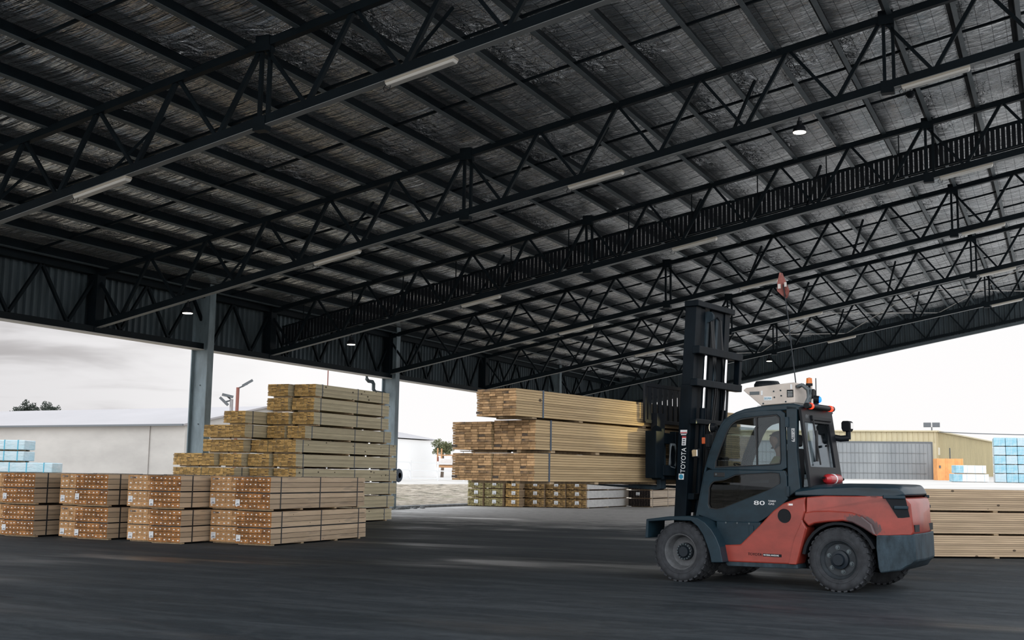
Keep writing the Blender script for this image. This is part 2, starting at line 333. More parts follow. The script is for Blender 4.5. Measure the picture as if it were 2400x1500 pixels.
# ------------------------------------------------------------------ mesh builder
class MB:
    def __init__(s): s.v = []; s.f = []; s.m = []; s.uv = {}
    def face(s, idx, mi=0): s.f.append(tuple(idx)); s.m.append(mi)
    def hexa(s, p, mi=0, endm=None, uv_end=False):
        b = len(s.v); s.v += [tuple(q) for q in p]
        F = [(0, 3, 2, 1), (4, 5, 6, 7), (0, 1, 5, 4), (1, 2, 6, 5), (2, 3, 7, 6), (3, 0, 4, 7)]
        for k, fc in enumerate(F):
            s.face([b+i for i in fc], (endm if endm is not None and k in (2, 4) else mi))
            if uv_end and k in (2, 4): s.uv[len(s.f)-1] = [(0, 0), (1, 0), (1, 1), (0, 1)]
    def box(s, x0, x1, y0, y1, z0, z1, mi=0, endm=None, uv_end=False):
        s.hexa([(x0, y0, z0), (x1, y0, z0), (x1, y1, z0), (x0, y1, z0), (x0, y0, z1), (x1, y0, z1), (x1, y1, z1), (x0, y1, z1)], mi, endm, uv_end)
    def bar(s, p, q, w, h, upv=(0, 0, 1), mi=0):
        p = Vector(p); q = Vector(q); d = (q-p).normalized(); u = Vector(upv); u = (u-d*u.dot(d))
        if u.length < 1e-4: u = Vector((1, 0, 0)); u = u-d*u.dot(d)
        u.normalize(); r = d.cross(u); a = r*w*.5; b = u*h*.5
        s.hexa([p-a-b, p+a-b, q+a-b, q-a-b, p-a+b, p+a+b, q+a+b, q-a+b], mi)
    def prism(s, poly, y0, y1, mi=0, axis='y', f=None):
        """poly of (x,z) extruded along y (or (x,y) along z)"""
        n = len(poly); b = len(s.v)
        for t in (y0, y1):
            for (a, c) in poly:
                p = (a, t, c) if axis == 'y' else ((a, c, t) if axis == 'z' else (t, a, c))
                s.v.append(f(p) if f else p)
        ar = sum(poly[i][0]*poly[(i+1) % n][1]-poly[(i+1) % n][0]*poly[i][1] for i in range(n))
        flip = (ar > 0) == (y1 > y0)
        if axis != 'y': flip = not flip
        bot = list(range(b, b+n)); top = list(range(b+n, b+2*n))
        s.face(bot if flip else bot[::-1], mi); s.face(top[::-1] if flip else top, mi)
        for i in range(n):
            j = (i+1) % n; q = (b+i, b+j, b+n+j, b+n+i)
            s.face(q[::-1] if flip else q, mi)
    def tube(s, pts, r, n=8, mi=0, cap=True):
        pts = [Vector(p) for p in pts]; b = len(s.v); k = len(pts)
        for i, p in enumerate(pts):
            d = (pts[min(i+1, k-1)]-pts[max(i-1, 0)]).normalized()
            u = d.cross(Vector((0, 0, 1)));
            if u.length < 1e-3: u = d.cross(Vector((1, 0, 0)))
            u.normalize(); w = d.cross(u); rr = r[i] if isinstance(r, (list, tuple)) else r
            for j in range(n):
                a = 2*math.pi*j/n; s.v.append(tuple(p+u*math.cos(a)*rr+w*math.sin(a)*rr))
        for i in range(k-1):
            for j in range(n):
                a = b+i*n+j; c = b+i*n+(j+1) % n; s.face((a, c, c+n, a+n), mi)
        if cap:
            s.face([b+j for j in range(n)][::-1], mi); s.face([b+(k-1)*n+j for j in range(n)], mi)
    def lathe(s, prof, n=32, c=(0, 0, 0), axis='y', mi=0, cap=True):
        """prof of (radius, offset along axis)"""
        b = len(s.v); k = len(prof)
        for (r, t) in prof:
            for j in range(n):
                a = 2*math.pi*j/n; x, z = r*math.cos(a), r*math.sin(a)
                p = (x, t, z) if axis == 'y' else ((x, z, t) if axis == 'z' else (t, x, z))
                s.v.append((p[0]+c[0], p[1]+c[1], p[2]+c[2]))
        for i in range(k-1):
            for j in range(n):
                a = b+i*n+j; e = b+i*n+(j+1) % n; s.face((a, e, e+n, a+n), mi)
        if cap and prof[0][0] > 1e-4: s.face([b+j for j in range(n)], mi)
        if cap and prof[-1][0] > 1e-4: s.face([b+(k-1)*n+j for j in range(n)][::-1], mi)
    def mesh(s, name, mats):
        me = bpy.data.meshes.new(name); me.from_pydata(s.v, [], s.f)
        for m in (mats if isinstance(mats, (list, tuple)) else [mats]): me.materials.append(M[m] if isinstance(m, str) else m)
        me.polygons.foreach_set('material_index', s.m)
        if s.uv:
            ul = me.uv_layers.new(name='UVMap')
            for fi, uvs in s.uv.items():
                for li, u in zip(me.polygons[fi].loop_indices, uvs): ul.data[li].uv = u
        me.update(); return me
    def build(s, name, mats, parent=None, bevel=0, smooth=False, fix=False):
        me = s.mesh(name, mats)
        if fix:
            import bmesh
            bm = bmesh.new(); bm.from_mesh(me); bmesh.ops.recalc_face_normals(bm, faces=bm.faces); bm.to_mesh(me); bm.free()
        o = bpy.data.objects.new(name, me); col.objects.link(o)
        if parent: o.parent = parent
        if smooth:
            for p in me.polygons: p.use_smooth = True
            if smooth is not True: me.set_sharp_from_angle(angle=R(smooth))
        if bevel:
            b = o.modifiers.new('bevel', 'BEVEL'); b.width = bevel; b.segments = 2; b.limit_method = 'ANGLE'; b.angle_limit = R(35)
        return o
def tag(o, label, cat, group=None, kind=None):
    o['label'] = label; o['category'] = cat
    if group: o['group'] = group
    if kind: o['kind'] = kind
    return o
def empty(name, loc=(0, 0, 0), rz=0.0, label=None, cat=None, group=None):
    o = bpy.data.objects.new(name, None); col.objects.link(o); o.location = loc; o.rotation_euler = (0, 0, rz)
    o.empty_display_size = .2
    if label: tag(o, label, cat, group)
    return o
def struct(o): o['kind'] = 'structure'; return o
def copy_tree(o, parent=None):
    c = o.copy(); col.objects.link(c)
    if parent: c.parent = parent
    for ch in list(o.children): copy_tree(ch, c)
    return c
def text(name, body, size, mtx, m, parent=None, squeeze=1.0, depth=.002):
    cu = bpy.data.curves.new(name, 'FONT'); cu.body = body; cu.size = size; cu.extrude = depth; cu.align_x = 'LEFT'; cu.resolution_u = 3
    t = bpy.data.objects.new(name+'_curve', cu); col.objects.link(t)
    dg = bpy.context.evaluated_depsgraph_get(); me = bpy.data.meshes.new_from_object(t.evaluated_get(dg))
    bpy.data.objects.remove(t); me.materials.clear(); me.materials.append(M[m])
    me.transform(mtx @ Matrix.Diagonal((squeeze, 1, 1, 1)))
    o = bpy.data.objects.new(name, me); col.objects.link(o)
    if parent: o.parent = parent
    return o
ORD = ['', 'first', 'second', 'third', 'fourth', 'fifth', 'sixth', 'seventh', 'eighth', 'ninth', 'tenth', 'eleventh', 'twelfth', 'thirteenth', 'fourteenth',
       'fifteenth', 'sixteenth', 'seventeenth', 'eighteenth', 'nineteenth', 'twentieth', 'twenty-first', 'twenty-second', 'twenty-third', 'twenty-fourth', 'twenty-fifth']

# ------------------------------------------------------------------ ground
XW, ZB = -26.27, 5.69                      # left wall line, height of the lowest chord there
SL = R(10.874); CP, SP, TP = math.cos(SL), math.sin(SL), math.tan(SL)
TY = [17.6, 26.1, 34.65, 43.0, 52.2, 61.45]
YEND, YFRONT, SR = 70.85, 1.0, 31.3
def RP(s, h, y): return Vector((XW+s*CP, y, ZB+h+s*SP))
def sm(t): t = max(0, min(1, t)); return t*t*(3-2*t)
def ground_h(x, y):
    h = 1.45*sm((y-72)/56)*1.0 + .85*sm((y-125)/70)
    h2 = 1.15*sm((-27.2-x)/24)
    return max(h, h2)
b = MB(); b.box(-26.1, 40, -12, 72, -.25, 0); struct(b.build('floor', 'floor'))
b = MB(); nx, ny = 120, 130; X0, X1, Y0, Y1 = -170, 150, -40, 300
for j in range(ny+1):
    for i in range(nx+1):
        x = X0+(X1-X0)*i/nx; y = Y0+(Y1-Y0)*j/ny
        inside = -29 < x < 43 and -15 < y < 75
        b.v.append((x, y, -.26 if inside and x > -26 else ground_h(x, y)-.04))
for j in range(ny):
    for i in range(nx):
        a = j*(nx+1)+i; b.face((a, a+1, a+nx+2, a+nx+1))
struct(b.build('ground', 'yard', smooth=True))
b = MB(); b.box(-26.75, -26.1, 8, 72, -.2, .10); b.build('trim_1', 'conc', bevel=.02)['kind'] = 'structure'
b = MB()
for k in range(26):
    x = -25.75+random.uniform(-.25, .3); y = 42.6+random.uniform(-.2, 2.6); r = random.uniform(.05, .16)
    b.lathe([(0.0, 0), (r*.8, .02), (r, r*.3), (r*.6, r*.75), (0, r*.85)], 7, (x, y, -.01), 'z')
tag(b.build('rubble', 'conc', fix=True), 'grey broken concrete rubble against the kerb by the second column', 'rubble', kind='stuff')

# ------------------------------------------------------------------ roof sheet
b = MB()
sag = 6
ss = []
fam = [0.42+1.31*k for k in range(11)] + [14.32+1.31*k for k in range(13)]
ss = [-.35]+fam+[SR]
cols = []
for a, c in zip(ss[:-1], ss[1:]):
    for i in range(sag): t = i/sag; cols.append((a+(c-a)*t, 2.02-.055*math.sin(math.pi*t)))
cols.append((SR, 2.02))
ys = [YFRONT, YEND+.2]
for (s_, h) in cols:
    for y in ys: b.v.append(tuple(RP(s_, h, y)))
for i in range(len(cols)-1): b.face((2*i, 2*i+2, 2*i+3, 2*i+1))
o = struct(b.build('ceiling', 'foil', smooth=True))
# steel sheet above the foil; the shed is open along its high right side
b = MB()
p0, p1 = RP(-.5, 2.12, 0), RP(SR+.4, 2.12, 0)
for p, q in ((p0, p1),):
    k = len(b.v)
    for t in (0, .06):
        for v_ in (p, q):
            for y in (YFRONT-.2, YEND+.4): b.v.append((v_.x, y, v_.z+t))
    for fc in ((0, 2, 3, 1), (4, 5, 7, 6), (0, 1, 5, 4), (2, 6, 7, 3), (0, 4, 6, 2), (1, 3, 7, 5)): b.face([k+i for i in fc])
struct(b.build('ceiling_sheet', 'steel_light', fix=True))

# ------------------------------------------------------------------ purlins
for k, s_ in enumerate(fam):
    nrm = Vector((-SP, 0, CP)); al = Vector((CP, 0, SP))
    b = MB()
    c0, c1 = RP(s_, 1.70, YFRONT), RP(s_, 1.70, YEND)
    big = k in (10, 11)
    b.bar(c0+nrm*.15, c1+nrm*.15, .022, .29, nrm)
    b.bar(c0-al*.05+nrm*.294, c1-al*.05+nrm*.294, .11, .012, nrm)
    w = 'eave' if k == 0 else 'roof'
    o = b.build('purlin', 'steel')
    fb = MB(); fb.bar(c0+al*.05+nrm*.006, c1+al*.05+nrm*.006, .11, .012, nrm); fb.build('flange', 'steel_light', o)  # lighter than the web: ground light on the underside put into the colour
    tag(o, 'dark steel purlin under the foil, %s up the slope from the left eave' % ORD[k+1], 'purlin', 'roof purlins')
# bridging bars between the purlins
for by in (14.75, 20.4, 23.3, 28.7, 31.9, 37.4, 40.3, 45.7, 48.6, 54.9, 58.2, 64.3, 67.6):
    b = MB(); b.bar(RP(fam[0], 1.80, by), RP(fam[-1], 1.80, by), .05, .06, (-SP, 0, CP))
    o = b.build('bridging_row', 'steel')
    tag(o, 'thin bridging bar crossing the purlins, %s one from the near roof edge' % ORD[1+[14.75, 20.4, 23.3, 28.7, 31.9, 37.4, 40.3, 45.7, 48.6, 54.9, 58.2, 64.3, 67.6].index(by)], 'bridging', 'purlin bridging rows')

# ------------------------------------------------------------------ trusses
def make_truss():
    t = empty('roof_truss', (0, 0, 0), 0, 'x', 'truss', 'sloping roof trusses')
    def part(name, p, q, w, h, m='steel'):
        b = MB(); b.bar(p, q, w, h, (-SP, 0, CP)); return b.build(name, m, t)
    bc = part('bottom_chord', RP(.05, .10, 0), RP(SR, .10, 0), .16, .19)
    b = MB()                       # lower flange of the chord, light from the yard painted into its colour
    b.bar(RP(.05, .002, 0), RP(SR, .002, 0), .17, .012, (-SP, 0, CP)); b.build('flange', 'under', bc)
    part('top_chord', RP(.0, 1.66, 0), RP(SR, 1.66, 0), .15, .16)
    tops = [2.06+2.13*k for k in range(-1, 14)]
    for k in range(len(tops)):
        tp_ = tops[k]; bl = tp_-1.0; br = tp_+1.12
        if bl > 0: part('web_member', RP(bl, .17, 0), RP(tp_-.05, 1.6, 0), .085, .085)
        if br < SR: part('web_member', RP(tp_+.05, 1.6, 0), RP(br-.07, .17, 0), .07, .07)
    for s_ in (12.75, 23.45):
        part('splice_post', RP(s_-.06, .1, 0), RP(s_-.06+.0, 1.62, 0), .07, .07)
        part('splice_post', RP(s_+.14, .1, 0), RP(s_+.14, 1.62, 0), .07, .07)
        b = MB(); c = RP(s_, 1.66, 0); b.box(c.x-.16, c.x+.16, -.1, .1, c.z-.16, c.z+.16); b.build('splice_plate', 'steel', t)
        b = MB(); c = RP(s_, .08, 0); b.box(c.x-.14, c.x+.14, -.1, .1, c.z-.16, c.z+.12); b.build('splice_plate', 'steel', t)
    for (s0, ds) in ((4.74, .35), (8.71, .3), (15.95, .25), (19.9, .2), (27.0, .2)):
        part('fly_brace', RP(s0, .15, 0), RP(s0+ds, 1.72, 1.35), .06, .06)
    return t
t0 = make_truss()
names = ['sloping lattice roof truss nearest the camera, crossing the upper left corner', 'second lattice roof truss from the camera, above the front timber stacks',
         'third lattice roof truss, the one carrying the slatted metal band', 'fourth lattice roof truss, running from the second column up to the right',
         'fifth lattice roof truss, passing just behind the forklift mast top', 'sixth and farthest lattice roof truss, in front of the far fascia']
for k, y in enumerate(TY):
    t = t0 if k == 0 else copy_tree(t0)
    t.location = (0, y, 0); t['label'] = names[k]

# slatted band along the third truss
t = empty('slatted_band', (0, TY[2]+.35, 0), 0, 'long dark slatted metal band hung along the third roof truss', 'baffle')
b = MB(); s_ = .35
while s_ < SR-.2:
    b.bar(RP(s_, .40, 0), RP(s_, 1.10, 0), .02, .108, (CP, 0, SP)); s_ += .142
b.build('slats', 'black', t)
for h in (.40, 1.06):
    b = MB(); b.bar(RP(.3, h, 0), RP(SR, h, 0), .05, .05, (-SP, 0, CP)); b.build('rail', 'steel', t)
s_ = 1.3
while s_ < SR-.5:
    b = MB(); b.bar(RP(s_, .40, -.1), RP(s_, 1.75, -.1), .03, .03, (0, 1, 0)); b.build('hanger_rod', 'steel', t); s_ += 2.13

# thin pale rods bracing the last bay
for k, (a, c) in enumerate(((4.5, 9.8), (9.8, 15.0), (15.0, 20.3), (20.3, 25.5))):
    for j, (u_, v_) in enumerate(((a, c), (c, a))):
        b = MB(); b.tube([RP(u_, 1.62, TY[5]), RP(v_, 1.62, YEND-.1)], .022, 6)
        tag(b.build('brace_rod', 'white_strip'), 'thin pale brace rod in the far roof bay, %s of four crosses, %s arm' % (ORD[k+1], ('rising', 'falling')[j]), 'brace rod', 'roof brace rods')

# ------------------------------------------------------------------ left girder, fascia, columns
YL0 = 13.0
def corrugated(name, pts, z0f, z1f, pitch, depth, nrm, m):
    """vertical ribbed sheet from pts[0] to pts[1] (x,y); z0f/z1f give the lower and upper edge"""
    p, q = Vector(pts[0]), Vector(pts[1]); L = (q-p).length; d = (q-p)/L; nv = Vector(nrm)
    b = MB(); t = 0.0; prof = []
    while t < L:
        for dt, o_ in ((0, 0), (pitch*.55, 0), (pitch*.65, 1), (pitch*.9, 1)):
            if t+dt <= L: prof.append((t+dt, o_))
        t += pitch
    for (t_, o_) in prof:
        w = p+d*t_+nv*(depth*o_)
        b.v.append((w.x, w.y, z0f(w.x))); b.v.append((w.x, w.y, z1f(w.x)))
    for i in range(len(prof)-1): b.face((2*i, 2*i+2, 2*i+3, 2*i+1))
    o = b.build(name, m); so = o.modifiers.new('solid', 'SOLIDIFY'); so.thickness = .012
    return struct(o)
corrugated('wall_left', ((-26.62, YL0), (-26.62, YEND+.3)), lambda x: 5.60, lambda x: 7.72, .27, .085, (1, 0), 'clad')
corrugated('wall_back', ((-26.75, YEND+.15), (XW+SR*CP, YEND+.15)), lambda x: ZB+.12+(x-XW)*TP, lambda x: ZB+2.1+(x-XW)*TP, .27, .085, (0, -1), 'clad')
# bottom trim of the far fascia
b = MB(); b.bar((XW-.3, YEND, ZB+.04-.3*TP), RP(SR, .04, YEND), .22, .16, (-SP, 0, CP)); struct(b.build('trim_2', 'steel_light'))
b = MB(); b.bar((XW-.3, YEND-.16, ZB+.25-.3*TP), RP(SR, .25, YEND-.16), .1, .14, (-SP, 0, CP)); struct(b.build('trim_3', 'steel'))
# edge girder over the left openings
t = empty('edge_girder', (0, 0, 0), 0, 'dark lattice girder over the left openings, in front of the ribbed fascia', 'girder')
XG = -26.30
def gbar(name, p, q, w, h, m='steel', par=None):
    b = MB(); b.bar(p, q, w, h, (1, 0, 0)); return b.build(name, m, par or t)
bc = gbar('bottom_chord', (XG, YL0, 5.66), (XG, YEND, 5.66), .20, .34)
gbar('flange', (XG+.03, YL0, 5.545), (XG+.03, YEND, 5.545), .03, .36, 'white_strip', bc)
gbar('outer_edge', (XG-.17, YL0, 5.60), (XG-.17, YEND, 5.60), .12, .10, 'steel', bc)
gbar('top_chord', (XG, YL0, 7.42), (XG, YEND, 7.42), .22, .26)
y = 26.1-2.14*6
while y < YEND-1:
    gbar('web_member', (XG, y+.03, 7.3), (XG, y+1.05, 5.8), .09, .09)
    if y+2.1 < YEND: gbar('web_member', (XG, y+1.1, 5.8), (XG, y+2.11, 7.3), .09, .09)
    y += 2.14
for y in TY: gbar('girder_post', (XG+.02, y, 5.6), (XG+.02, y, 7.5), .34, .34)
t = empty('back_girder', (0, 0, 0), 0, 'dark lattice girder along the far fascia under the roof edge', 'girder')
s_ = .4
while s_ < SR-2:
    b = MB(); b.bar(RP(s_, .3, YEND-.16), RP(s_+1.05, 1.7, YEND-.16), .08, .08, (0, 1, 0)); b.build('web_member', 'steel', t)
    b = MB(); b.bar(RP(s_+1.1, 1.7, YEND-.16), RP(s_+2.1, .3, YEND-.16), .08, .08, (0, 1, 0)); b.build('web_member', 'steel', t); s_ += 2.13
def make_column(y, label):
    t = empty('steel_column', (0, y, 0), 0, label, 'column', 'columns along the left side')
    x0, x1 = -26.52, -25.86
    b = MB(); b.box(x0, x1, .13, .17, 0, 7.6); b.build('web_plate', 'column', t)
    for xa, xb in ((x0-.02, x0+.02), (x1-.02, x1+.02)):
        b = MB(); b.box(xa, xb, 0, .30, 0, 7.75); b.build('flange', 'column', t)
    b = MB(); b.box(x0-.1, x1+.1, -.1, .4, 0, .04); b.build('base_plate', 'column', t)
    for z in (3.05, 4.35):
        b = MB(); b.lathe([(.0, 0), (.022, 0), (.022, .02), (0, .02)], 10, (-26.2, .105, z)); b.build('bolt', 'steel_light', t)
    return t
make_column(30.75, 'nearest tall grey steel column, left of the stepped timber stack')
make_column(42.95, 'grey steel column behind the right end of the stepped timber stack')
make_column(60.9, 'farthest steel column, partly hidden behind the load on the forks')
# rainwater pipe by the second column
b = MB(); b.tube([(-26.45, 41.6, 5.6), (-26.45, 41.6, 5.42), (-26.45, 41.75, 5.34), (-26.45, 42.05, 5.34), (-26.45, 42.15, 5.25), (-26.45, 42.15, 5.02), (-26.45, 42.3, 4.92), (-26.45, 43.1, 4.9)], .075, 10)
tag(b.build('rainwater_pipe', 'steel_light', smooth=40), 'short bent rainwater pipe joining the second column under the fascia', 'pipe')
b = MB(); b.lathe([(.18, 0), (.27, .02), (.29, .06), (.27, .1), (.18, .12)], 24, (-25.78, 43.2, 1.42), 'x')
b.lathe([(.1, .0), (.12, .0), (.12, .12), (.1, .12)], 16, (-25.78, 43.2, 1.42), 'x')
tag(b.build('hose_reel', 'strap_blue', smooth=40, fix=True), 'dark blue hose reel on the side of the second column', 'hose reel')

# ------------------------------------------------------------------ lights in the roof
def make_fluoro():
    t = empty('fluorescent_light', (0, 0, 0), 0, 'x', 'light fitting', 'fluorescent battens under the trusses')
    n = Vector((-SP, 0, CP))
    def P(s_, h, y): return RP(s_, h, y)-RP(0, 0, 0)
    b = MB(); b.bar(P(0, -.03, 0), P(1.45, -.03, 0), .19, .045, n); b.build('housing', 'fixture_body', t, bevel=.01)
    b = MB(); L = 1.45
    prof = [(-.095, 0), (.095, 0), (.075, -.055), (-.075, -.055)]
    k = 0
    for s_ in (.0, L):
        for (yy, hh) in prof: b.v.append(tuple(P(s_+(.03 if hh and not s_ else -.03 if hh else 0), hh-.052, yy)))
    for i in range(4): j = (i+1) % 4; b.face((i, j, 4+j, 4+i))
    b.face((3, 2, 1, 0)); b.face((4, 5, 6, 7)); b.build('diffuser', 'fixture', t, bevel=.012, fix=True)
    for s_ in (.3, 1.15):
        b = MB(); b.bar(P(s_, -.01, .08), P(s_, .2, .08), .02, .02, (0, 1, 0)); b.build('bracket', 'black', t)
    b = MB(); b.tube([P(.02, -.06, -.05), P(-.05, -.12, -.05), P(-.02, -.2, -.04), P(.06, -.19, -.02), P(.09, -.1, -.02)], .008, 5); b.build('loose_cable', 'black', t)
    return t
fl0 = make_fluoro(); first = True
pos = {0: [7.95, 15.6], 1: [8.05, 15.68, 23.75], 2: [8.1, 15.65, 23.75], 3: [8.15, 15.68, 23.7], 4: [8.15, 15.6, 23.7], 5: [15.57, 23.65]}
tn = ['nearest', 'second', 'third', 'fourth', 'fifth', 'farthest']
for k, L in pos.items():
    for s_ in L:
        f = fl0 if first else copy_tree(fl0); first = False
        f.location = RP(s_, 0, TY[k]); w = 'low left' if s_ < 9 else ('middle' if s_ < 20 else 'high right')
        f['label'] = 'unlit white fluorescent batten under the %s roof truss, %s position' % (tn[k], w)
def make_highbay():
    t = empty('high_bay_lamp', (0, 0, 0), 0, 'x', 'lamp', 'lit high bay lamps')
    b = MB(); b.lathe([(0, .0), (.12, .0), (.19, -.06), (.21, -.15), (.205, -.16)], 24, (0, 0, -.18), 'z'); b.build('housing', 'black', t, smooth=40, fix=True)
    b = MB(); b.lathe([(0, -.172), (.195, -.172), (.2, -.155), (0, -.15)], 24, (0, 0, -.18), 'z'); b.build('lens', 'lamp', t, fix=True)
    b = MB(); b.lathe([(0, .1), (.07, .1), (.08, .0), (0, .0)], 14, (0, 0, -.18), 'z'); b.build('driver_box', 'black', t, fix=True)
    b = MB(); b.tube([(0, 0, -.1), (0, 0, .06)], .015, 6); b.build('hook', 'black', t)
    for k in range(3):
        a = k*2.1; b = MB(); b.tube([(.14*math.cos(a), .14*math.sin(a), -.2), (.02*math.cos(a), .02*math.sin(a), 0)], .008, 5); b.build('stay_wire', 'black', t)
    return t
hb0 = make_highbay()
for k, (s_, ti, lab) in enumerate(((21.46, 1, 'round lit high bay lamp hanging in the upper right, under the second truss'), (3.6, 1, 'lit high bay lamp by the nearest column, above the front stacks'),
                                 (3.61, 2, 'lit high bay lamp above the stepped stack, left of the second column'), (12.46, 5, 'lit high bay lamp in front of the far fascia, right of the mast'),
                                 (12.57, 4, 'small lit high bay lamp beside the right rail of the mast top'))):
    o = hb0 if k == 0 else copy_tree(hb0); o.location = RP(s_, -.02, TY[ti]); o['label'] = lab; o.scale = (.72, .72, 1.0)
t = empty('roof_sensor', RP(23.4, 1.4, 31.0), 0, 'small dark sensor dome hanging from the roof foil right of the lit lamp', 'sensor')
b = MB(); b.lathe([(0, .1), (.1, .1), (.12, .02), (.06, -.06), (0, -.07)], 14, (0, 0, 0), 'z'); b.build('dome', 'black', t, fix=True)
b = MB(); b.tube([(0, 0, .1), (0, 0, .6)], .012, 5); b.build('stem', 'black', t)
# ------------------------------------------------------------------ timber packs
def pack(name, label, cat, group, loc, rz, Wd, L, H, rows, colw, side, end, stag=.02, straps=(), strap_m='strap', bearers=(), bh=.04, gap=.006,
         brick=True, mid=False, tags=(), mark=None, runner=False):
    """strapped timber pack; local: x from -Wd to 0, y along the boards from the near end, z up"""
    t = empty(name, loc, rz, label, cat, group)
    b = MB(); z0 = bh; Hb = H-bh; rh = Hb/rows
    midh = .018 if mid else 0
    if mid: rh = (Hb-midh)/rows
    for r in range(rows):
        z = z0+r*rh+(midh if mid and r >= rows//2 else 0)
        if brick:
            xs = [-Wd]; 
            n = max(2, round(Wd/colw)); w = Wd/n
            for k in range(1, n): xs.append(-Wd+k*w+random.uniform(-.16, .16)*w)
            xs.append(0)
        else:
            n = max(1, round(Wd/colw)); xs = [-Wd+Wd*k/n for k in range(n+1)]
        for xa, xb in zip(xs[:-1], xs[1:]):
            o_ = random.uniform(-stag, stag); o2 = random.uniform(-stag, stag)
            fl = gap*.5
            b.box(xa+(fl if xa > -Wd else 0), xb-(fl if xb < 0 else random.uniform(0, .004)), o_, L+o2, z+fl, z+rh-fl, 0, 1, True)
    b.box(-Wd+.014, -.012, .045, L-.045, z0+.012, H-.012, 2)
    b.build('boards', [side, end, 'black'], t)
    if mid:
        b = MB()
        z = z0+rows//2*rh
        b.box(-Wd+.03, -.025, .04, L-.04, z, z+midh); b.build('divider', 'strap', t)
    for yy in bearers:
        b = MB(); b.box(-Wd+.03, -.02, yy-.05, yy+.05, 0, bh-.001); b.build('bearer', 'bearer', t)
    if runner:
        b = MB(); b.box(-Wd*.55, -Wd*.45, .1, L-.1, 0, bh-.001); b.build('runner', 'bearer', t)
    for yy in straps:
        b = MB(); w = .016; e = .006; zb = max(bh-.004, .0)
        b.box(0, e, yy-w, yy+w, zb, H+e); b.box(-Wd-e, -Wd, yy-w, yy+w, zb, H+e); b.box(-Wd, 0, yy-w, yy+w, H, H+e); b.box(-Wd, 0, yy-w, yy+w, zb, zb+.003)
        b.build('strap', strap_m, t)
    for (tx, tz, tw, th) in tags:
        a = random.uniform(-.06, .06); ca, sa = math.cos(a), math.sin(a)
        b = MB(); yv = -stag-.006
        b.hexa([(tx+x*ca-z*sa, yy, tz+x*sa+z*ca) for yy, x, z in ((yv, 0, 0), (yv, tw, 0), (yv+.004, tw, 0), (yv+.004, 0, 0), (yv, 0, th), (yv, tw, th), (yv+.004, tw, th), (yv+.004, 0, th))])
        lt = b.build('paper_label', 'paper', t)
        b = MB()
        for (u0, u1, v0, v1) in ((.1, .9, .14, .2), (.3, .8, .26, .36), (.1, .6, .6, .63), (.1, .8, .8, .83)):
            b.box(tx+tw*u0, tx+tw*u1, yv-.002, yv-.001, tz+th*v0, tz+th*v1)
        b.build('print', 'ink', lt)
    if mark:
        text('stencil', mark, .055, Matrix.Translation((-Wd+.05, -stag-.004, H-.075)) @ Matrix.Rotation(R(90), 4, 'X'), 'ink', t, .9)
    return t
# --- four front stacks of posts: right and left packs, lower and upper
PR = random.Random(3)
stk = [  # right edge x, end y (right), left edge offset, end y (left)
    ('rightmost front', -14.93, 20.00, .88, 20.20, .82), ('second front', -16.72, 19.32, .82, 19.55, .80), ('third front', -18.88, 19.47, .92, 19.66, .64), ('leftmost front', -20.86, 19.28, .94, 19.45, .80)]
stn = ['rightmost front stack', 'second front stack from the right', 'third front stack from the right', 'leftmost front stack']
for k, (nm, xr_, yr, wr, yl, wl) in enumerate(stk):
    for lev in (0, 1):
        z = [0.0, .715][lev]; dx = [0, -.075][lev]; dy = [0, .03][lev]
        lw = ('lower', 'upper')[lev]
        bs = (.12, .12+1.1, 2.6, 3.6)
        pack('post_pack', '%s brown pack of white-dotted posts, right half of %s' % (lw, stn[k]), 'timber pack', 'packs in the front stacks',
             (xr_+dx, yr+dy, z), R(2.0), wr, 3.85, .695, 6, .11, 'post_side', 'post_end', .008, (.38, 1.9, 3.5), 'strap', bs, .03, .009, False, True,
             [(-wr+.02, .09+PR.uniform(-.03, .05), .11, .13)], ('TES' if lev else None))
        pack('post_pack', '%s paler pack of white-dotted posts, left half of %s' % (lw, stn[k]), 'timber pack', 'packs in the front stacks',
             (xr_+dx-wr-.015, yl+dy, z), R(2.0), wl, 3.85, .695, 6, .13, 'post_side', 'post_end_pale', .006, (.38, 1.9, 3.5), 'strap', bs, .03, .004, False, True,
             [(-wl+.03, .09+PR.uniform(-.03, .04), .12, .13)], 'TES 090')
# --- tall stepped stack of treated boards
lay = {10: [(-20.60, -19.85, 28.47), (-21.41, -20.68, 28.26)], 9: [(-20.62, -19.85, 28.41), (-21.46, -20.70, 28.31)],
       8: [(-20.61, -19.85, 28.43), (-21.46, -20.69, 28.35), (-22.30, -21.52, 27.39)], 7: [(-20.46, -19.85, 28.01), (-21.16, -20.54, 27.98), (-21.92, -21.22, 27.02), (-22.72, -21.94, 27.04)],
       6: [(-20.81, -19.85, 27.59), (-21.45, -20.87, 27.63), (-22.22, -21.50, 27.34), (-22.98, -22.24, 27.35)],
       5: [(-20.63, -19.85, 27.62), (-21.47, -20.71, 27.53), (-22.32, -21.53, 27.31), (-23.12, -22.38, 27.14), (-23.90, -23.14, 27.16)],
       4: [(-20.61, -19.85, 27.64), (-21.37, -20.69, 27.50), (-22.59, -21.43, 26.88), (-23.67, -22.65, 26.90)]}
for k in (1, 2, 3): lay[k] = [(-20.62, -19.85, 27.62), (-21.45, -20.68, 27.52), (-22.55, -21.50, 27.0), (-23.60, -22.60, 26.95)]
zb_ = {1: 0, 2: .40, 3: .81, 4: 1.22, 5: 1.63, 6: 2.04, 7: 2.45, 8: 2.87, 9: 3.29, 10: 3.70}
yb_ = {1: 32.95, 2: 33.1, 3: 33.2, 4: 33.2, 5: 33.15, 6: 33.15, 7: 32.8, 8: 32.62, 9: 32.62, 10: 32.62}
